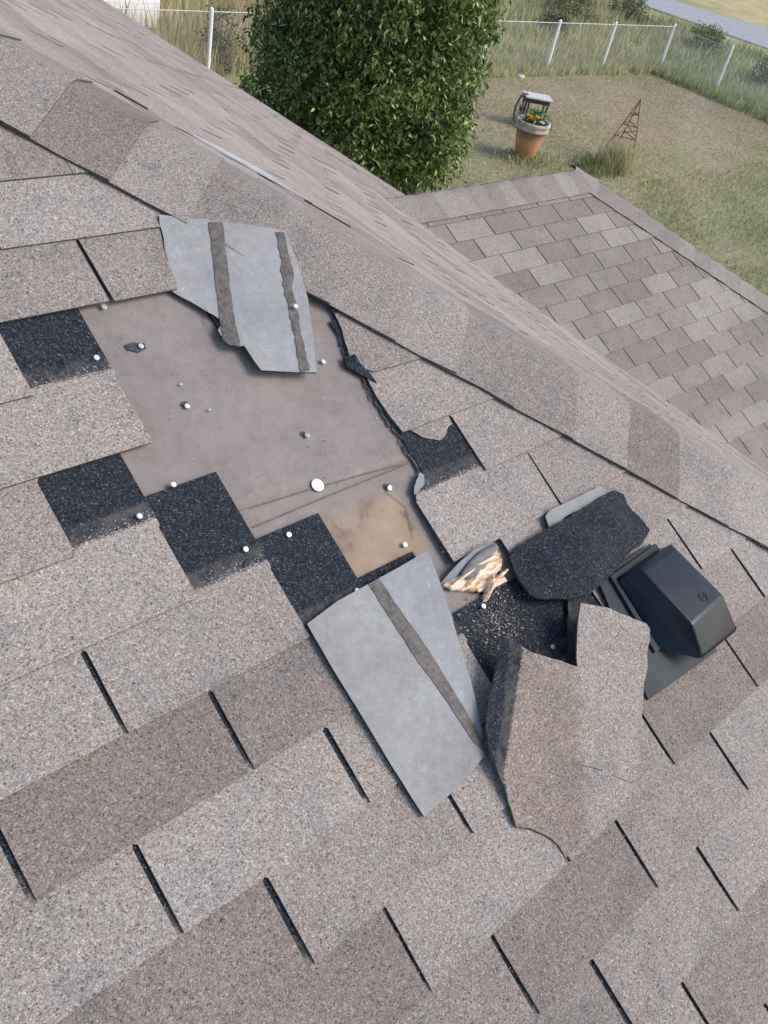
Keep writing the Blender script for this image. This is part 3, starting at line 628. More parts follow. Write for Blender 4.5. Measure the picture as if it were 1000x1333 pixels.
for _ in range(1100):
    a, b = random.gauss(2.25, .11), random.gauss(-.02, .22)
    chip(a, b, cH(1)(a, max(b, -.4))+.003, random.uniform(.002, .006), random.choice([(.7, .55, .4), (.5, .45, .4), (1, .95, .9), (.3, .28, .26), (.15, .15, .15)]))
for (k, i) in sorted(slots_seen):
    for _ in range(16):
        vv = k+1-abs(random.gauss(0, .35)) if random.random() < .6 else random.uniform(k, k+1)
        if k < vv < k+1: chip(i+k*SS+random.uniform(-.012, .012), vv, cH(k+1)(0, vv)+.002, random.uniform(.0015, .0035), random.choice([(.9, .85, .8), (.6, .55, .5), (.3, .3, .3)]))
o = put('loose_granules', V, F, chipm, roof, attrs={'tint': T}); o['kind'] = 'stuff'
# cracked felt edges along the torn course ends
fib = MB()
for pts in ([(2.39, -4.99), (2.353, -4.67), (2.312, -4.35)], [(2.345, -4.0), (2.33, -3.66), (2.335, -3.32), (2.35, -3.0), (2.335, -2.76), (2.345, -2.4), (2.31, -2.25), (2.2, -2.12)]):
    for a, b in zip(pts, pts[1:]):
        for s in range(5):
            t0 = s/5; u = a[0]+(b[0]-a[0])*t0+random.uniform(-.02, .004); v = a[1]+(b[1]-a[1])*t0
            fib.tube([A(u, v, -.03), A(u+random.uniform(-.012, .012), v+.09, -.028)], random.uniform(.003, .008), 4, t=(1, 1, 1))
fib.build('frayed_edge', simple('frayed_edge', (.10, .09, .085), .9, .4, 80), roof)['kind'] = 'stuff'
sc = empty('shingle_scrap', A(2.27, -2.2, -.03), 'tiny pale torn corner at the left of the dark gap near the bare felt', 'shingle scrap')
sheet('shingle_sheet', ragged([(2.25, -2.24), (2.32, -2.36), (2.335, -2.3), (2.31, -2.19), (2.24, -2.10), (2.20, -2.10)], .008, .02), lambda u, v: -.005+.02*(u-2.2), .01, [BACK, EDGE], sc, bandf=lambda u, v: 0.0, grid=(.1, .2))

# ---------------------------------------------------------------- black plastic roof vent
blk = mat('black_plastic', .38, (.012, .014, .018), spec=.3); t = NT(blk)
t.l(t.ramp(t.noise(35, 5, .6), [(.3, (.005, .008, .016)), (.7, (.009, .014, .027))]), t.b.inputs['Base Color'])
rf = t.ramp(t.noise(20, 4, .6), [(.3, .24), (.7, .36)]); t.l(rf, t.b.inputs['Roughness']); t.bump(t.noise(900, 2), .12, .0004)
vent = empty('roof_vent', A(3.5, 1.2, 0), 'black plastic slant-topped roof vent on a flat flange, right of the torn shingles', 'roof vent')
def hull(name, levels, m, parent, bev=.012, seg=3, close=True):
    """levels: list of 4-corner rings (u, v, h) joined bottom to top, bevelled"""
    me = bpy.data.meshes.new(name); bm = bmesh.new(); rings = []
    off = vent.location
    for ring in levels: rings.append([bm.verts.new(A(*p)*U-off) for p in ring])
    for a, b in zip(rings, rings[1:]):
        for k in range(4): bm.faces.new((a[k], a[(k+1) % 4], b[(k+1) % 4], b[k]))
    bm.faces.new(rings[-1])
    if close: bm.faces.new(rings[0][::-1])
    bmesh.ops.recalc_face_normals(bm, faces=bm.faces)
    bmesh.ops.bevel(bm, geom=[e for e in bm.edges], offset=bev*U, segments=seg, profile=.6, affect='EDGES')
    for f in bm.faces: f.smooth = True
    bm.to_mesh(me); bm.free(); me.materials.append(m)
    try: me.set_sharp_from_angle(angle=math.radians(40))
    except Exception: pass
    return link(name, me, parent)
FLN = simple('dusty_plastic', (.03, .036, .044), .62, .3, 14, spec=.25)
hull('flange', [[(2.90, 2.07, .005), (3.66, 2.16, .005), (3.66, .20, .02), (3.07, .22, .02)], [(2.90, 2.07, .022), (3.66, 2.16, .022), (3.66, .20, .03), (3.07, .22, .03)]], FLN, vent, .003, 2)
0 and hull('collar', [[(3.12, 1.60, .02), (3.74, 1.60, .02), (3.70, .22, .03), (3.13, .26, .03)], [(3.125, 1.59, .045), (3.735, 1.59, .045), (3.695, .23, .055), (3.135, .27, .055)]], blk, vent, .008, 2)
hull('collar', [[(3.14, 1.60, .02), (3.73, 1.60, .02), (3.69, .24, .03), (3.15, .28, .03)], [(3.143, 1.59, .045), (3.72, 1.59, .045), (3.68, .25, .055), (3.153, .29, .055)]], FLN, vent, .006, 2)
# hood: slanted box, top face rising a little down the slope, front face leaning back, open underneath at the lower end
hull('hood', [[(3.18, 1.57, .04), (3.73, 1.60, .04), (3.70, .34, .05), (3.18, .36, .05)], [(3.33, 2.03, .14), (3.78, 2.04, .135), (3.72, .37, .10), (3.195, .39, .10)], [(3.345, 2.0, .16), (3.775, 2.01, .155), (3.725, .37, .12), (3.205, .40, .12)], [(3.315, 1.50, .245), (3.725, 1.43, .245), (3.665, .44, .175), (3.285, .44, .175)]], blk, vent, .02, 5)
em = MB(); cA_ = A(3.56, 1.27, .2345); ax1 = Vector((1, 0, 0)); ax2_ = (A(3.56, 1.4, .244)-cA_).normalized()
nrm_ = ax1.cross(ax2_).normalized(); nrm_ = nrm_ if nrm_.z > 0 else -nrm_
for rr, hh in ((.030, .0035), (.0, 0)):
    if rr:
        pts = [cA_+nrm_*.001+(ax1*math.cos(a)+ax2_*math.sin(a))*rr for a in [2*math.pi*k/20 for k in range(21)]]
        em.tube(pts, .0018, 6, cap=False)
em.tube([cA_+nrm_*.001+ax1*-.012+ax2_*.012, cA_+nrm_*.001+ax1*.014+ax2_*-.010], .0015, 5)
em.tube([cA_+nrm_*.001+ax1*.012+ax2_*.028, cA_+nrm_*.001+ax1*.016+ax2_*.040], .0018, 5)
em.build('moulded_mark', blk, vent)

# ================================================================ THE YARD
GZ = -13.5
def gm():
    m = mat('ground', .95); t = NT(m); P = t.pos(); s = t.n('SeparateXYZ'); t.l(P, s.inputs[0])
    X = t.math('DIVIDE', s.outputs[0], U); Y = t.math('DIVIDE', s.outputs[1], U)
    n1 = t.noise(.35, 5, .6); n2 = t.noise(1.6, 5, .65); n3 = t.noise(9, 5, .7); n4 = t.noise(45, 3, .7)
    brown = t.ramp(n3, [(.3, (.20, .14, .09)), (.5, (.34, .255, .17)), (.72, (.48, .385, .27))])
    green = t.ramp(n3, [(.3, (.16, .20, .075)), (.5, (.28, .31, .14)), (.72, (.40, .41, .22))])
    # greener towards the house, browner in the middle of the yard
    gx = t.maprange(Y, 34, 22); gy = t.maprange(X, 62, 44)
    gmask = t.math('ADD', t.math('MULTIPLY', t.math('MAXIMUM', gx, t.math('MULTIPLY', gy, .8)), .55), t.math('MULTIPLY', t.math('SUBTRACT', n2, .5), 2.2))
    gmask = t.math('ADD', gmask, t.maprange(Y, 42, 50, 0, .6))
    c = t.mix(t.math('MULTIPLY', gmask, 1.0, True), brown, green)
    far = t.ramp(n2, [(.3, (.2, .22, .09)), (.5, (.32, .31, .15)), (.7, (.44, .40, .22))])
    out = t.math('MAXIMUM', t.maprange(t.math('ADD', Y, t.math('MULTIPLY', n2, 3)), 47.5, 50), t.maprange(t.math('ADD', X, t.math('MULTIPLY', n2, 3)), 85, 88))
    c = t.mix(out, c, far)
    gold = t.ramp(n2, [(.3, (.42, .33, .16)), (.7, (.58, .48, .26))])
    c = t.mix(t.maprange(X, 124, 130), c, gold)
    c = t.mix(1.0, c, t.ramp(n1, [(.3, (.85, .87, .85)), (.7, (1.15, 1.12, 1.08))]), 'MULTIPLY')
    c = t.mix(1.0, c, t.ramp(n4, [(.3, (.62, .62, .62)), (.7, (1.32, 1.32, 1.3))]), 'MULTIPLY')
    t.l(c, t.b.inputs['Base Color']); t.bump(t.math('ADD', n3, n4), .8, .03); return m
V = []; F = []
gxs = [-4000, -800, -200]+list(range(-40, 200, 6))+[260, 600, 1500, 4000, 9000]; gys = [-4000, -800, -200]+list(range(-40, 160, 6))+[260, 600, 1500, 4000, 9000]
for x in gxs:
    for y in gys: V.append(Vector((x, y, GZ+.12*noise.noise(Vector((x*.07, y*.07, 0))) if 24 < x < 130 and 20 < y < 100 else GZ)))
ny = len(gys)
F = [(i*ny+j, (i+1)*ny+j, (i+1)*ny+j+1, i*ny+j+1) for i in range(len(gxs)-1) for j in range(ny-1)]
o = put('ground', V, F, gm(), smooth=True); o['kind'] = 'structure'
rd = simple('gravel_road', (.34, .34, .34), .95, .16, 6, bump=.5)
V = []; F = []
for n_, y in enumerate(range(-60, 200, 8)):
    a = 112 - .12*(y-67); b = 122.5+max(0, (72-y))*.45 if y > 40 else 122.5+14.4
    V += [Vector((a+noise.noise(Vector((y*.1, 0, 0)))*.6, y, GZ+.16)), Vector((b, y, GZ+.16)), Vector((a-.3, y, GZ-.3)), Vector((b+.3, y, GZ-.3))]
    if n_: q = (n_-1)*4; F += [(q, q+1, q+5, q+4), (q+2, q, q+4, q+6), (q+1, q+3, q+7, q+5)]
o = put('gravel_road', V, F, rd); o['kind'] = 'structure'

def blades(name, n, samp, hr, wr, cols, lean=.35, mname='grass_blade'):
    pts = samp(n); n = len(pts); h = rng.uniform(hr[0], hr[1], n)*rng.uniform(.6, 1, n); w_ = rng.uniform(wr[0], wr[1], n); a = rng.uniform(0, 6.283, n); la = rng.uniform(0, 6.283, n); l = rng.uniform(0, lean, n)*h
    base = np.column_stack([pts, np.full(n, GZ-.02)])
    wx = np.column_stack([np.cos(a)*w_, np.sin(a)*w_, np.zeros(n)]); ln = np.column_stack([np.cos(la)*l, np.sin(la)*l, np.zeros(n)])
    v = np.stack([base-wx, base+wx, base+wx*.7+ln*.35+np.column_stack([np.zeros((n, 2)), h*.55]), base+ln+np.column_stack([np.zeros((n, 2)), h]), base-wx*.7+ln*.35+np.column_stack([np.zeros((n, 2)), h*.55])], 1)*U
    me = bpy.data.meshes.new(name); me.vertices.add(n*5); me.vertices.foreach_set('co', v.reshape(-1).astype(np.float32))
    me.loops.add(n*5); me.loops.foreach_set('vertex_index', np.arange(n*5, dtype=np.int32)); me.polygons.add(n); me.polygons.foreach_set('loop_start', np.arange(0, n*5, 5, dtype=np.int32)); me.update(calc_edges=True)
    cc_ = np.array(cols)[rng.integers(0, len(cols), n)]*rng.uniform(.75, 1.25, (n, 1)); col = np.repeat(np.column_stack([cc_, np.ones(n)]), 5, 0)
    ca = me.color_attributes.new('tint', 'FLOAT_COLOR', 'POINT'); ca.data.foreach_set('color', col.reshape(-1).astype(np.float32))
    me.materials.append(GRASS); o = link(name, me); o['kind'] = 'stuff'; return o
def leafmat(name, rough=.6, trans=.25):
    m = mat(name, rough, spec=.35); t = NT(m); t.l(t.attr('tint', 'Color'), t.b.inputs['Base Color'])
    tr = t.n('BsdfTranslucent'); t.l(t.attr('tint', 'Color'), tr.inputs[0]); mx = t.n('MixShader'); mx.inputs[0].default_value = trans
    t.l(t.b.outputs[0], mx.inputs[1]); t.l(tr.outputs[0], mx.inputs[2]); t.l(mx.outputs[0], t.t.nodes['Material Output'].inputs[0]); return m
GRASS = leafmat('grass_blade', .8); LEAF = leafmat('leaf', .42, .2)
def fy(x): return 48.3-(x-33.5)*.0364            # the fence line
def clumpy(x0, x1, y0, y1, keep, f=.25):
    def s(n):
        out = []
        while len(out) < n:
            p = rng.uniform((x0, y0), (x1, y1), (n, 2))
            for a, b in p:
                if keep(a, b) and noise.noise(Vector((a*f, b*f, 0))) > rng.uniform(-.6, .45): out.append((a, b))
                if len(out) >= n: break
        return np.array(out)
    return s
def vis(x, y):
    q = px(Vector((x, y, GZ))); return q and -40 < q[0] < 1040 and -60 < q[1] < 480
DRY = [(0.634, 0.537, 0.305), (0.537, 0.439, 0.244), (0.708, 0.610, 0.378), (0.488, 0.378, 0.220)]; GRN = [(0.207, 0.268, 0.098), (0.293, 0.342, 0.134), (0.342, 0.366, 0.171), (0.415, 0.415, 0.220)]; PALE = [(0.464, 0.488, 0.268), (0.561, 0.549, 0.342), (0.390, 0.439, 0.220), (0.634, 0.610, 0.415)]
blades('lawn_grass', 60000, clumpy(24, 86, 8, 48, lambda x, y: vis(x, y) and y < fy(x)), (.10, .26), (.012, .03), GRN+DRY+DRY+PALE, .9)
blades('lawn_grass', 16000, clumpy(28, 70, 8, 32, lambda x, y: vis(x, y) and (y < 27 or x < 48)), (.15, .4), (.015, .03), GRN+PALE, .7, )
blades('tall_grass', 16000, clumpy(50, 84, 42, 50, lambda x, y: vis(x, y) and abs(y-fy(x)-.6) < 2.0, .5), (.3, 1.1), (.02, .045), PALE+PALE+DRY, .5)
blades('tall_grass', 9000, clumpy(80, 88, 15, 47, lambda x, y: vis(x, y), .5), (.3, 1.2), (.02, .045), PALE+GRN, .5)
blades('tall_grass', 32000, clumpy(50, 106, 48, 95, lambda x, y: vis(x, y) and y > fy(x)+.4, .18), (.5, 1.9), (.03, .07), PALE+PALE+GRN+DRY+DRY, .45)
blades('tall_grass', 9000, clumpy(86, 108, 15, 60, lambda x, y: vis(x, y), .18), (.4, 1.4), (.03, .07), GRN+PALE, .45)
blades('dry_grass', 26000, clumpy(24, 56, 48, 120, lambda x, y: vis(x, y) and y > fy(x)+.3, .2), (1.0, 3.2), (.02, .05), DRY+DRY+PALE[:2], .4)

# chain-link fence
steel = mat('white_post', .5, (.88, .88, .87)); rail = mat('grey_rail', .5, (.5, .51, .5), .3); wire = mat('fence_wire', .5, (.55, .56, .55), .5)
fence = empty('chain_link_fence', (83, 46.5, GZ), 'low chain-link fence on white posts running round the far edge of the yard', 'fence')
posts = [(33.5-8.1*n, 0) for n in range(5, 0, -1)]+[(33.5+8.2*n, 0) for n in range(0, 5)]+[(73.9, 0), (83, 0)]
corner = Vector((83, 46.5, 0))
pl2 = [Vector((x, fy(x), GZ)) for x, _ in posts]+[Vector((83, 40.2-6.3*n, GZ)) for n in range(0, 9)]
for p in pl2:
    mb = MB(); r_ = .115 if (p-Vector((83, 46.5, GZ))).length > .3 else .12
    mb.tube([p-Vector((0, 0, .3)), p+Vector((random.uniform(-.06, .06), 0, 3.85))], r_, 8); mb.tube([p+Vector((0, 0, 3.85)), p+Vector((0, 0, 3.95))], [r_*1.2, r_*.5], 8); mb.build('post', steel, fence)
mb = MB()
for a, b in zip(pl2, pl2[1:]): mb.tube([a+Vector((0, 0, 3.7)), b+Vector((0, 0, 3.7))], .03, 6)
mb.build('top_rail', rail, fence)
V = []; F = []
def wirequad(a, b, w_=.0045):
    n = len(V); up = Vector((w_, 0, w_)); V.extend([a-up, a+up, b+up, b-up]); F.append((n, n+1, n+2, n+3))
for a, b in zip(pl2, pl2[1:]):
    L = (b-a).length; d = (b-a)/L; n = int(L/.2); H_ = 3.65
    for q in range(-18, n):
        for s in (0, 1):
            x0, x1 = q*.2, q*.2+3.6
            c0, c1 = max(0, x0), min(L, x1)
            if c1 <= c0: continue
            z0, z1 = (c0-x0)/3.6*H_, (c1-x0)/3.6*H_
            if s: z0, z1 = H_-z0, H_-z1
            wirequad(a+d*c0+Vector((0, 0, z0+.05)), a+d*c1+Vector((0, 0, z1+.05)))
put('wire_mesh', V, F, wire, fence)

# shed
sh = empty('shed', (24, 66, GZ), 'bright white shed standing in dry grass beyond the fence', 'shed')
wp = simple('white_siding', (.9, .9, .9), .6, .02, 4)
mb = MB(); mb.box((23.9, 66.5, GZ+4.6), (23.6, 17, 9.2)); mb.build('wall', wp, sh)
for n_ in range(12):
    mb = MB(); mb.box((23.9, 57.9, GZ+.45+n_*.75), (24, .06, .735)); mb.build('siding_board', wp, sh)
mb = MB(); mb.add([Vector((11.4, 57.0, GZ+9.2)), Vector((36.4, 57.0, GZ+9.2)), Vector((36.4, 66.5, GZ+12.8)), Vector((11.4, 66.5, GZ+12.8)), Vector((11.4, 76, GZ+9.2)), Vector((36.4, 76, GZ+9.2)), Vector((11.4, 57.0, GZ+9)), Vector((36.4, 57.0, GZ+9)), Vector((36.4, 76, GZ+9)), Vector((11.4, 76, GZ+9))],
    [(0, 1, 2, 3), (3, 2, 5, 4), (6, 7, 1, 0), (7, 8, 5, 2, 1), (9, 6, 0, 3, 4), (9, 8, 7, 6), (8, 9, 4, 5)]); mb.build('roof', simple('metal_roof', (.5, .5, .5), .5), sh)

# tree
def leaves(name, centres, n_per, spread, L, W_, cols, parent, m, droop=.8):
    nc = len(centres); N = nc*n_per; c = np.repeat(np.array(centres), n_per, 0)+rng.normal(0, 1, (N, 3))*spread
    d = rng.normal(0, 1, (N, 3)); d[:, 2] = -np.abs(d[:, 2])*.6-droop; d /= np.linalg.norm(d, axis=1, keepdims=True)
    s = np.cross(d, rng.normal(0, 1, (N, 3))); s /= np.linalg.norm(s, axis=1, keepdims=True); up = np.cross(s, d)
    l = L*rng.uniform(.6, 1.2, (N, 1)); w_ = W_*rng.uniform(.7, 1.2, (N, 1))
    v = np.stack([c, c+d*l*.45+s*w_+up*w_*.4, c+d*l, c+d*l*.45-s*w_+up*w_*.4], 1)*U - np.array(parent.location)
    me = bpy.data.meshes.new(name); me.vertices.add(N*4); me.vertices.foreach_set('co', v.reshape(-1).astype(np.float32))
    idx = (np.arange(N)[:, None]*4+np.array([[0, 1, 2, 0, 2, 3]])).reshape(-1); me.loops.add(N*6); me.loops.foreach_set('vertex_index', idx.astype(np.int32)); me.polygons.add(N*2); me.polygons.foreach_set('loop_start', np.arange(0, N*6, 3, dtype=np.int32)); me.update(calc_edges=True)
    cl = np.repeat(rng.uniform(.55, 1.5, (nc, 1)), n_per, 0); cc_ = np.array(cols)[rng.integers(0, len(cols), N)]*cl*rng.uniform(.8, 1.2, (N, 1))
    ca = me.color_attributes.new('tint', 'FLOAT_COLOR', 'POINT'); ca.data.foreach_set('color', np.repeat(np.column_stack([cc_, np.ones(N)]), 4, 0).reshape(-1).astype(np.float32))
    me.materials.append(m); return link(name, me, parent)
bark = simple('bark', (.14, .11, .09), .9, .3, 30, bump=.6)
tx, ty = 30.1, 30.7
tree = empty('yard_tree', (tx, ty, GZ), 'dense dark-green tree with drooping leaves standing behind the roof', 'tree')
mb = MB(); mb.tube([(tx, ty, GZ-.2), (tx+.1, ty, GZ+2), (tx, ty+.1, GZ+6), (tx+.1, ty, GZ+13)], [.5, .42, .3, .1], 10)
for q in range(26):
    a = q*2.4; z = GZ+1.6+q*.45; r_ = 4.6*(1-.3*(q/26)); mb.tube([(tx, ty, z), (tx+math.cos(a)*r_*.5, ty+math.sin(a)*r_*.5, z+1.2), (tx+math.cos(a)*r_, ty+math.sin(a)*r_, z+2)], [.16, .09, .03], 6)
mb.build('trunk', bark, tree)
cen = []; inner = []
for _ in range(1900):
    z = random.random(); a = random.uniform(0, 6.283)
    prof = (min(1, z/.16)**.55)*(1 - max(0, (z-.62)/.38)**1.9*.8)
    Rr = 5.05*prof*(1+.20*noise.noise(Vector((math.cos(a)*2.3, math.sin(a)*2.3, z*7)))+.16*noise.noise(Vector((math.cos(a)*6, math.sin(a)*6, z*17))))
    k_ = random.uniform(.80, 1.0)
    p = (tx+math.cos(a)*Rr*k_, ty+math.sin(a)*Rr*k_, GZ+.5+z*16.5)
    cen.append(p)
    if random.random() < .35: inner.append((tx+math.cos(a)*Rr*.62, ty+math.sin(a)*Rr*.62, p[2]))
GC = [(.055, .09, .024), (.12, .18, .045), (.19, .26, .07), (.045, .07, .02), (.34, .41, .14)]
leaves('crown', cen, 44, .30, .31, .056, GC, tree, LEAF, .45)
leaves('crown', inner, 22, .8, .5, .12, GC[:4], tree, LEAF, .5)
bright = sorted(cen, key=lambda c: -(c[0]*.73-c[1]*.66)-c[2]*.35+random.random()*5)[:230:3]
leaves('highlight_leaves', bright, 9, .35, .30, .07, [(.42, .46, .08), (.32, .40, .09), (.5, .5, .14)], tree, LEAF, .3)  # sun highlights on the crown's lit side, painted as yellow-green leaves

# wild shrubs beyond the fence
def shrub(x, y, r, h, label, cols, n=160):
    o = empty('wild_shrub', (x, y, GZ), label, 'shrub', 'wild shrubs beyond the fence')
    mb = MB()
    for q in range(7):
        a = q*.9; mb.tube([(x, y, GZ), (x+math.cos(a)*r*.4, y+math.sin(a)*r*.4, GZ+h*.6), (x+math.cos(a)*r*.7, y+math.sin(a)*r*.7, GZ+h*.9)], [.06, .04, .015], 5)
    mb.build('stem', bark, o)
    cs = []
    for _ in range(n):
        a = random.uniform(0, 6.28); z = random.random(); q = r*math.sqrt(random.random())*(1-.5*z*z); cs.append((x+math.cos(a)*q, y+math.sin(a)*q, GZ+.2+z*h))
    leaves('foliage', cs, 14, .22, .3, .05, cols, o, LEAF, .0)
SG = [(.10, .13, .05), (.15, .17, .07), (.20, .20, .10), (.08, .10, .04)]
shrub(35.2, 49.6, 1.3, 3.4, 'brown-green shrub just behind the white fence post left of the tree', SG+[(.16, .12, .07)], 90)
shrub(96, 50, 2.6, 2.6, 'low grey-green shrub beyond the fence corner near the road', SG)
shrub(92.5, 40, 2.4, 2.2, 'green shrub outside the fence at the right edge of the view', SG)
shrub(88, 62, 3.2, 3.0, 'broad green shrub on the bank below the gravel road', SG, 220)
shrub(75, 68, 3.0, 3.2, 'green shrub beyond the fence nearest the tree', SG, 220)
shrub(99, 62, 2.4, 2.8, 'small dark shrub beside the gravel road', SG)
shrub(78, 56, 2.0, 1.8, 'low rounded shrub behind the middle fence posts', SG)

# terracotta planter with flowers
px_, py_ = 46.1, 32.3
pot = empty('terracotta_pot', (px_, py_, GZ), 'big weathered terracotta pot of flowers on the lawn', 'flower pot')
ter = mat('terracotta', .85); t = NT(ter); s = t.n('SeparateXYZ'); t.l(t.pos(), s.inputs[0]); hz = t.math('SUBTRACT', t.math('DIVIDE', s.outputs[2], U), GZ)
c = t.ramp(t.noise(6, 5, .6), [(.3, (.42, .19, .10)), (.7, (.56, .28, .15))])
dk_ = t.maprange(t.math('ADD', hz, t.math('MULTIPLY', t.noise(5, 4), .5)), 1.5, 1.95)
c = t.mix(t.math('MULTIPLY', dk_, .8), c, (.17, .10, .085))
wh = t.math('MULTIPLY', t.maprange(hz, 1.80, 1.86), t.maprange(t.noise(9, 4, .6), .35, .6, .25, .9)); c = t.mix(wh, c, (.56, .46, .43)); t.l(c, t.b.inputs['Base Color']); t.bump(t.noise(30, 4), .4, .004)
mb = MB(); mb.lathe((px_, py_, GZ), [(.01, 0), (.62, 0), (.66, .05), (.84, .9), (1.0, 1.7), (1.05, 2.2)], 28); mb.build('pot_body', ter, pot, True)
mb = MB(); mb.lathe((px_, py_, GZ), [(1.05, 2.2), (1.17, 2.24), (1.2, 2.35), (1.17, 2.5), (1.15, 2.55), (1.21, 2.62), (1.24, 2.8), (1.2, 2.9), (1.06, 2.9), (1.02, 2.6), (.9, 2.55)], 28); mb.build('rim', ter, pot, True)
mb = MB(); mb.lathe((px_, py_, GZ), [(.001, 2.66), (.6, 2.66), (1.03, 2.6)], 20); mb.build('soil', simple('soil', (.05, .035, .025), .95, .4, 60), pot)
o = empty('potted_plant', (px_, py_, GZ+2.6), 'leafy plant with orange and white-pink blooms growing in the terracotta pot', 'plant')
leaves('foliage', [(px_+random.uniform(-.5, .7), py_+random.uniform(-.5, .6), GZ+2.8+random.random()*.7) for _ in range(26)], 14, .14, .32, .07, [(.10, .2, .06), (.16, .26, .09)], o, LEAF, .0)
mb = MB()
for q in range(8): mb.tube([(px_+random.uniform(-.3, .3), py_+random.uniform(-.3, .3), GZ+2.5), (px_+random.uniform(-.6, .7), py_+random.uniform(-.5, .5), GZ+3.3)], .025, 5)
mb.build('stem', simple('green_stem', (.1, .16, .05)), o)
def bloom(x, y, z, r, col, nm='bloom'):
    mb = MB()
    for ring in range(4):
        for q in range(11-ring):
            a = q*6.283/(11-ring)+ring*.3; rr = r*(1-.2*ring); d = Vector((math.cos(a), math.sin(a), .15+.35*ring)).normalized(); sd = Vector((-math.sin(a), math.cos(a), 0))
            c0 = Vector((x, y, z)); mb.add([c0, c0+d*rr*.6+sd*rr*.22, c0+d*rr, c0+d*rr*.6-sd*rr*.22], [(0, 1, 2, 3)])
    mb.build(nm, simple('petal', col, .6, .15, 40), o)
for dx, dy, dz, r_, cl in ((-.62, -.3, 3.15, .36, (.75, .42, .03)), (-.38, -.45, 3.3, .3, (.8, .5, .05)), (-.75, .0, 3.3, .26, (.7, .4, .03)), (-.05, -.75, 3.0, .26, (.85, .7, .66)), (.1, -.55, 2.95, .2, (.8, .35, .3)), (.55, -.3, 3.05, .18, (.4, .12, .08))):
    bloom(px_+dx, py_+dy, GZ+dz, r_, cl)

for ob_ in (pot, o):
    ob_.scale = (.86, .86, .80)
o.location.z = (GZ+2.6*.80)*U
# wagon-wheel bench behind the pot
bx_, by_ = 51.8, 37.1
bench = empty('wagon_wheel_bench', (bx_, by_, GZ), 'small weathered garden bench with a dark wagon-wheel arm behind the terracotta pot', 'bench')
old = simple('weathered_wood', (.62, .58, .54), .85, .2, 14, bump=.4); drk = simple('dark_wood', (.05, .045, .045), .7, .3, 20)
xd = Vector((.80, -.60, 0)); yd = Vector((.60, .80, 0)); zd = Vector((0, 0, 1)); o0 = Vector((bx_, by_, GZ))
for n_ in range(4):
    mb = MB(); mb.box(o0+xd*.35+yd*(-.55+n_*.34)+zd*1.95, (1.9, .30, .09), (xd, yd, zd)); mb.build('seat_slat', old, bench)
for sx in (-.4, 1.1):
    for sy in (-.38, .42): mb = MB(); mb.tube([o0+xd*sx+yd*sy, o0+xd*sx+yd*sy+zd*1.9], .07, 6); mb.build('leg', drk, bench)
mb = MB(); mb.box(o0+xd*.35+yd*.5+zd*1.75, (1.7, .1, .3), (xd, yd, zd)); mb.box(o0+xd*.35+yd*-.4+zd*1.7, (1.7, .08, .25), (xd, yd, zd)); mb.build('apron', drk, bench)
wc = o0-xd*.6-yd*.3+zd*1.1
mb = MB()
mb.tube([wc+(yd*math.cos(a)*.35+xd*math.cos(a)*.55+zd*math.sin(a))*.95 for a in [2*math.pi*k/24 for k in range(25)]], .075, 6, cap=False); mb.build('wheel_rim', drk, bench)
for k in range(10):
    a = math.pi*k/5; mb = MB(); mb.tube([wc, wc+(yd*math.cos(a)*.35+xd*math.cos(a)*.55+zd*math.sin(a))*.93], .04, 5); mb.build('spoke', simple('grey_spoke', (.3, .3, .3)) if k == 0 else bpy.data.materials['grey_spoke'], bench)
mb = MB(); mb.lathe(wc-zd*.1, [(.001, 0), (.2, 0), (.2, .2), (.001, .2)], 10); mb.build('hub', drk, bench)
blades('tall_grass', 500, lambda n: rng.normal((bx_+.2, by_-.2), (.7, .5), (n, 2)), (.4, 1.3), (.02, .04), GRN, .6)
blades('tall_grass', 900, lambda n: rng.normal((px_+.2, py_-.3), (1.0, .6), (n, 2)), (.2, .7), (.02, .04), GRN+PALE, .8)

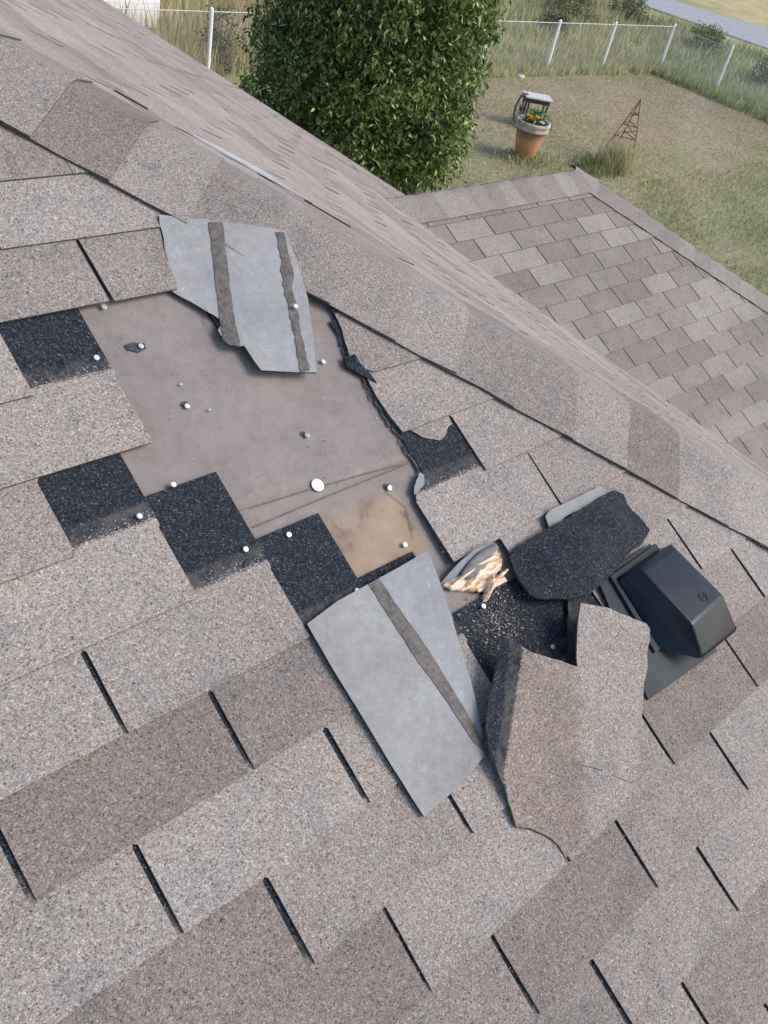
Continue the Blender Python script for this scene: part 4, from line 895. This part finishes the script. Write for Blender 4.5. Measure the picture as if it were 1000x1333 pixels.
# rusty garden obelisk with a clump of dry grass
rust = simple('rusty_iron', (.22, .11, .07), .8, .3, 40)
feet = [Vector((51.0, 30.4, GZ)), Vector((54.2, 31.2, GZ)), Vector((52.6, 28.4, GZ))]; apx = Vector((54.0, 30.4, GZ+3.9))
ob = empty('plant_obelisk', (52.6, 30, GZ), 'rusty leaning wire obelisk over dry grass on the brown lawn', 'plant support')
for f in feet: mb = MB(); mb.tube([f, f.lerp(apx, .6)+Vector((.05, 0, 0)), apx], .038, 6); mb.build('leg', rust, ob)
for q in (.25, .45, .62, .78):
    mb = MB(); mb.tube([f.lerp(apx, q) for f in feet]+[feet[0].lerp(apx, q)], .035, 5); mb.build('hoop', rust, ob)
mb = MB()
for q in range(5): a, b = feet[q % 3].lerp(apx, .3+.1*q), feet[(q+1) % 3].lerp(apx, .5+.08*q); mb.tube([a, b], .03, 5)
mb.build('cross_wire', rust, ob)
st = empty('bamboo_stake', (52.2, 27.6, GZ), 'thin pale stake standing upright beside the rusty obelisk', 'stake')
mb = MB(); mb.tube([(52.2, 27.6, GZ-.2), (52.9, 28.3, GZ+5.3)], .035, 6); mb.build('cane', simple('cane', (.5, .42, .3)), st)
blades('dry_grass', 1100, lambda n: rng.normal((51.8, 29.3), (.55, .5), (n, 2)), (.8, 2.4), (.015, .03), [(.62, .55, .38), (.55, .5, .3), (.45, .42, .2)], .8)
blades('tall_grass', 700, lambda n: rng.normal((50.2, 29.6), (.7, .6), (n, 2)), (.3, 1.0), (.02, .035), GRN, .8)
# stones
stm = simple('pale_stone', (.55, .5, .46), .9, .2, 12, bump=.5)
def stone(x, y, r, label):
    me = bpy.data.meshes.new('stone'); bm = bmesh.new(); bmesh.ops.create_icosphere(bm, subdivisions=2, radius=r*U)
    for v in bm.verts: v.co *= 1+.25*noise.noise(v.co*9+Vector((x, y, 0))); v.co.z = max(v.co.z*.6, -.1*r*U)
    bm.to_mesh(me); bm.free(); me.materials.append(stm); o = link('stone', me); o.location = Vector((x, y, GZ+.1*r))*U; tag(o, label, 'stone', 'stones by the fence')
stone(60.6, 47.0, .48, 'pale stone at the foot of the fence nearest the tree')
stone(61.6, 46.0, .36, 'smaller reddish stone just in front of the pale one by the fence')
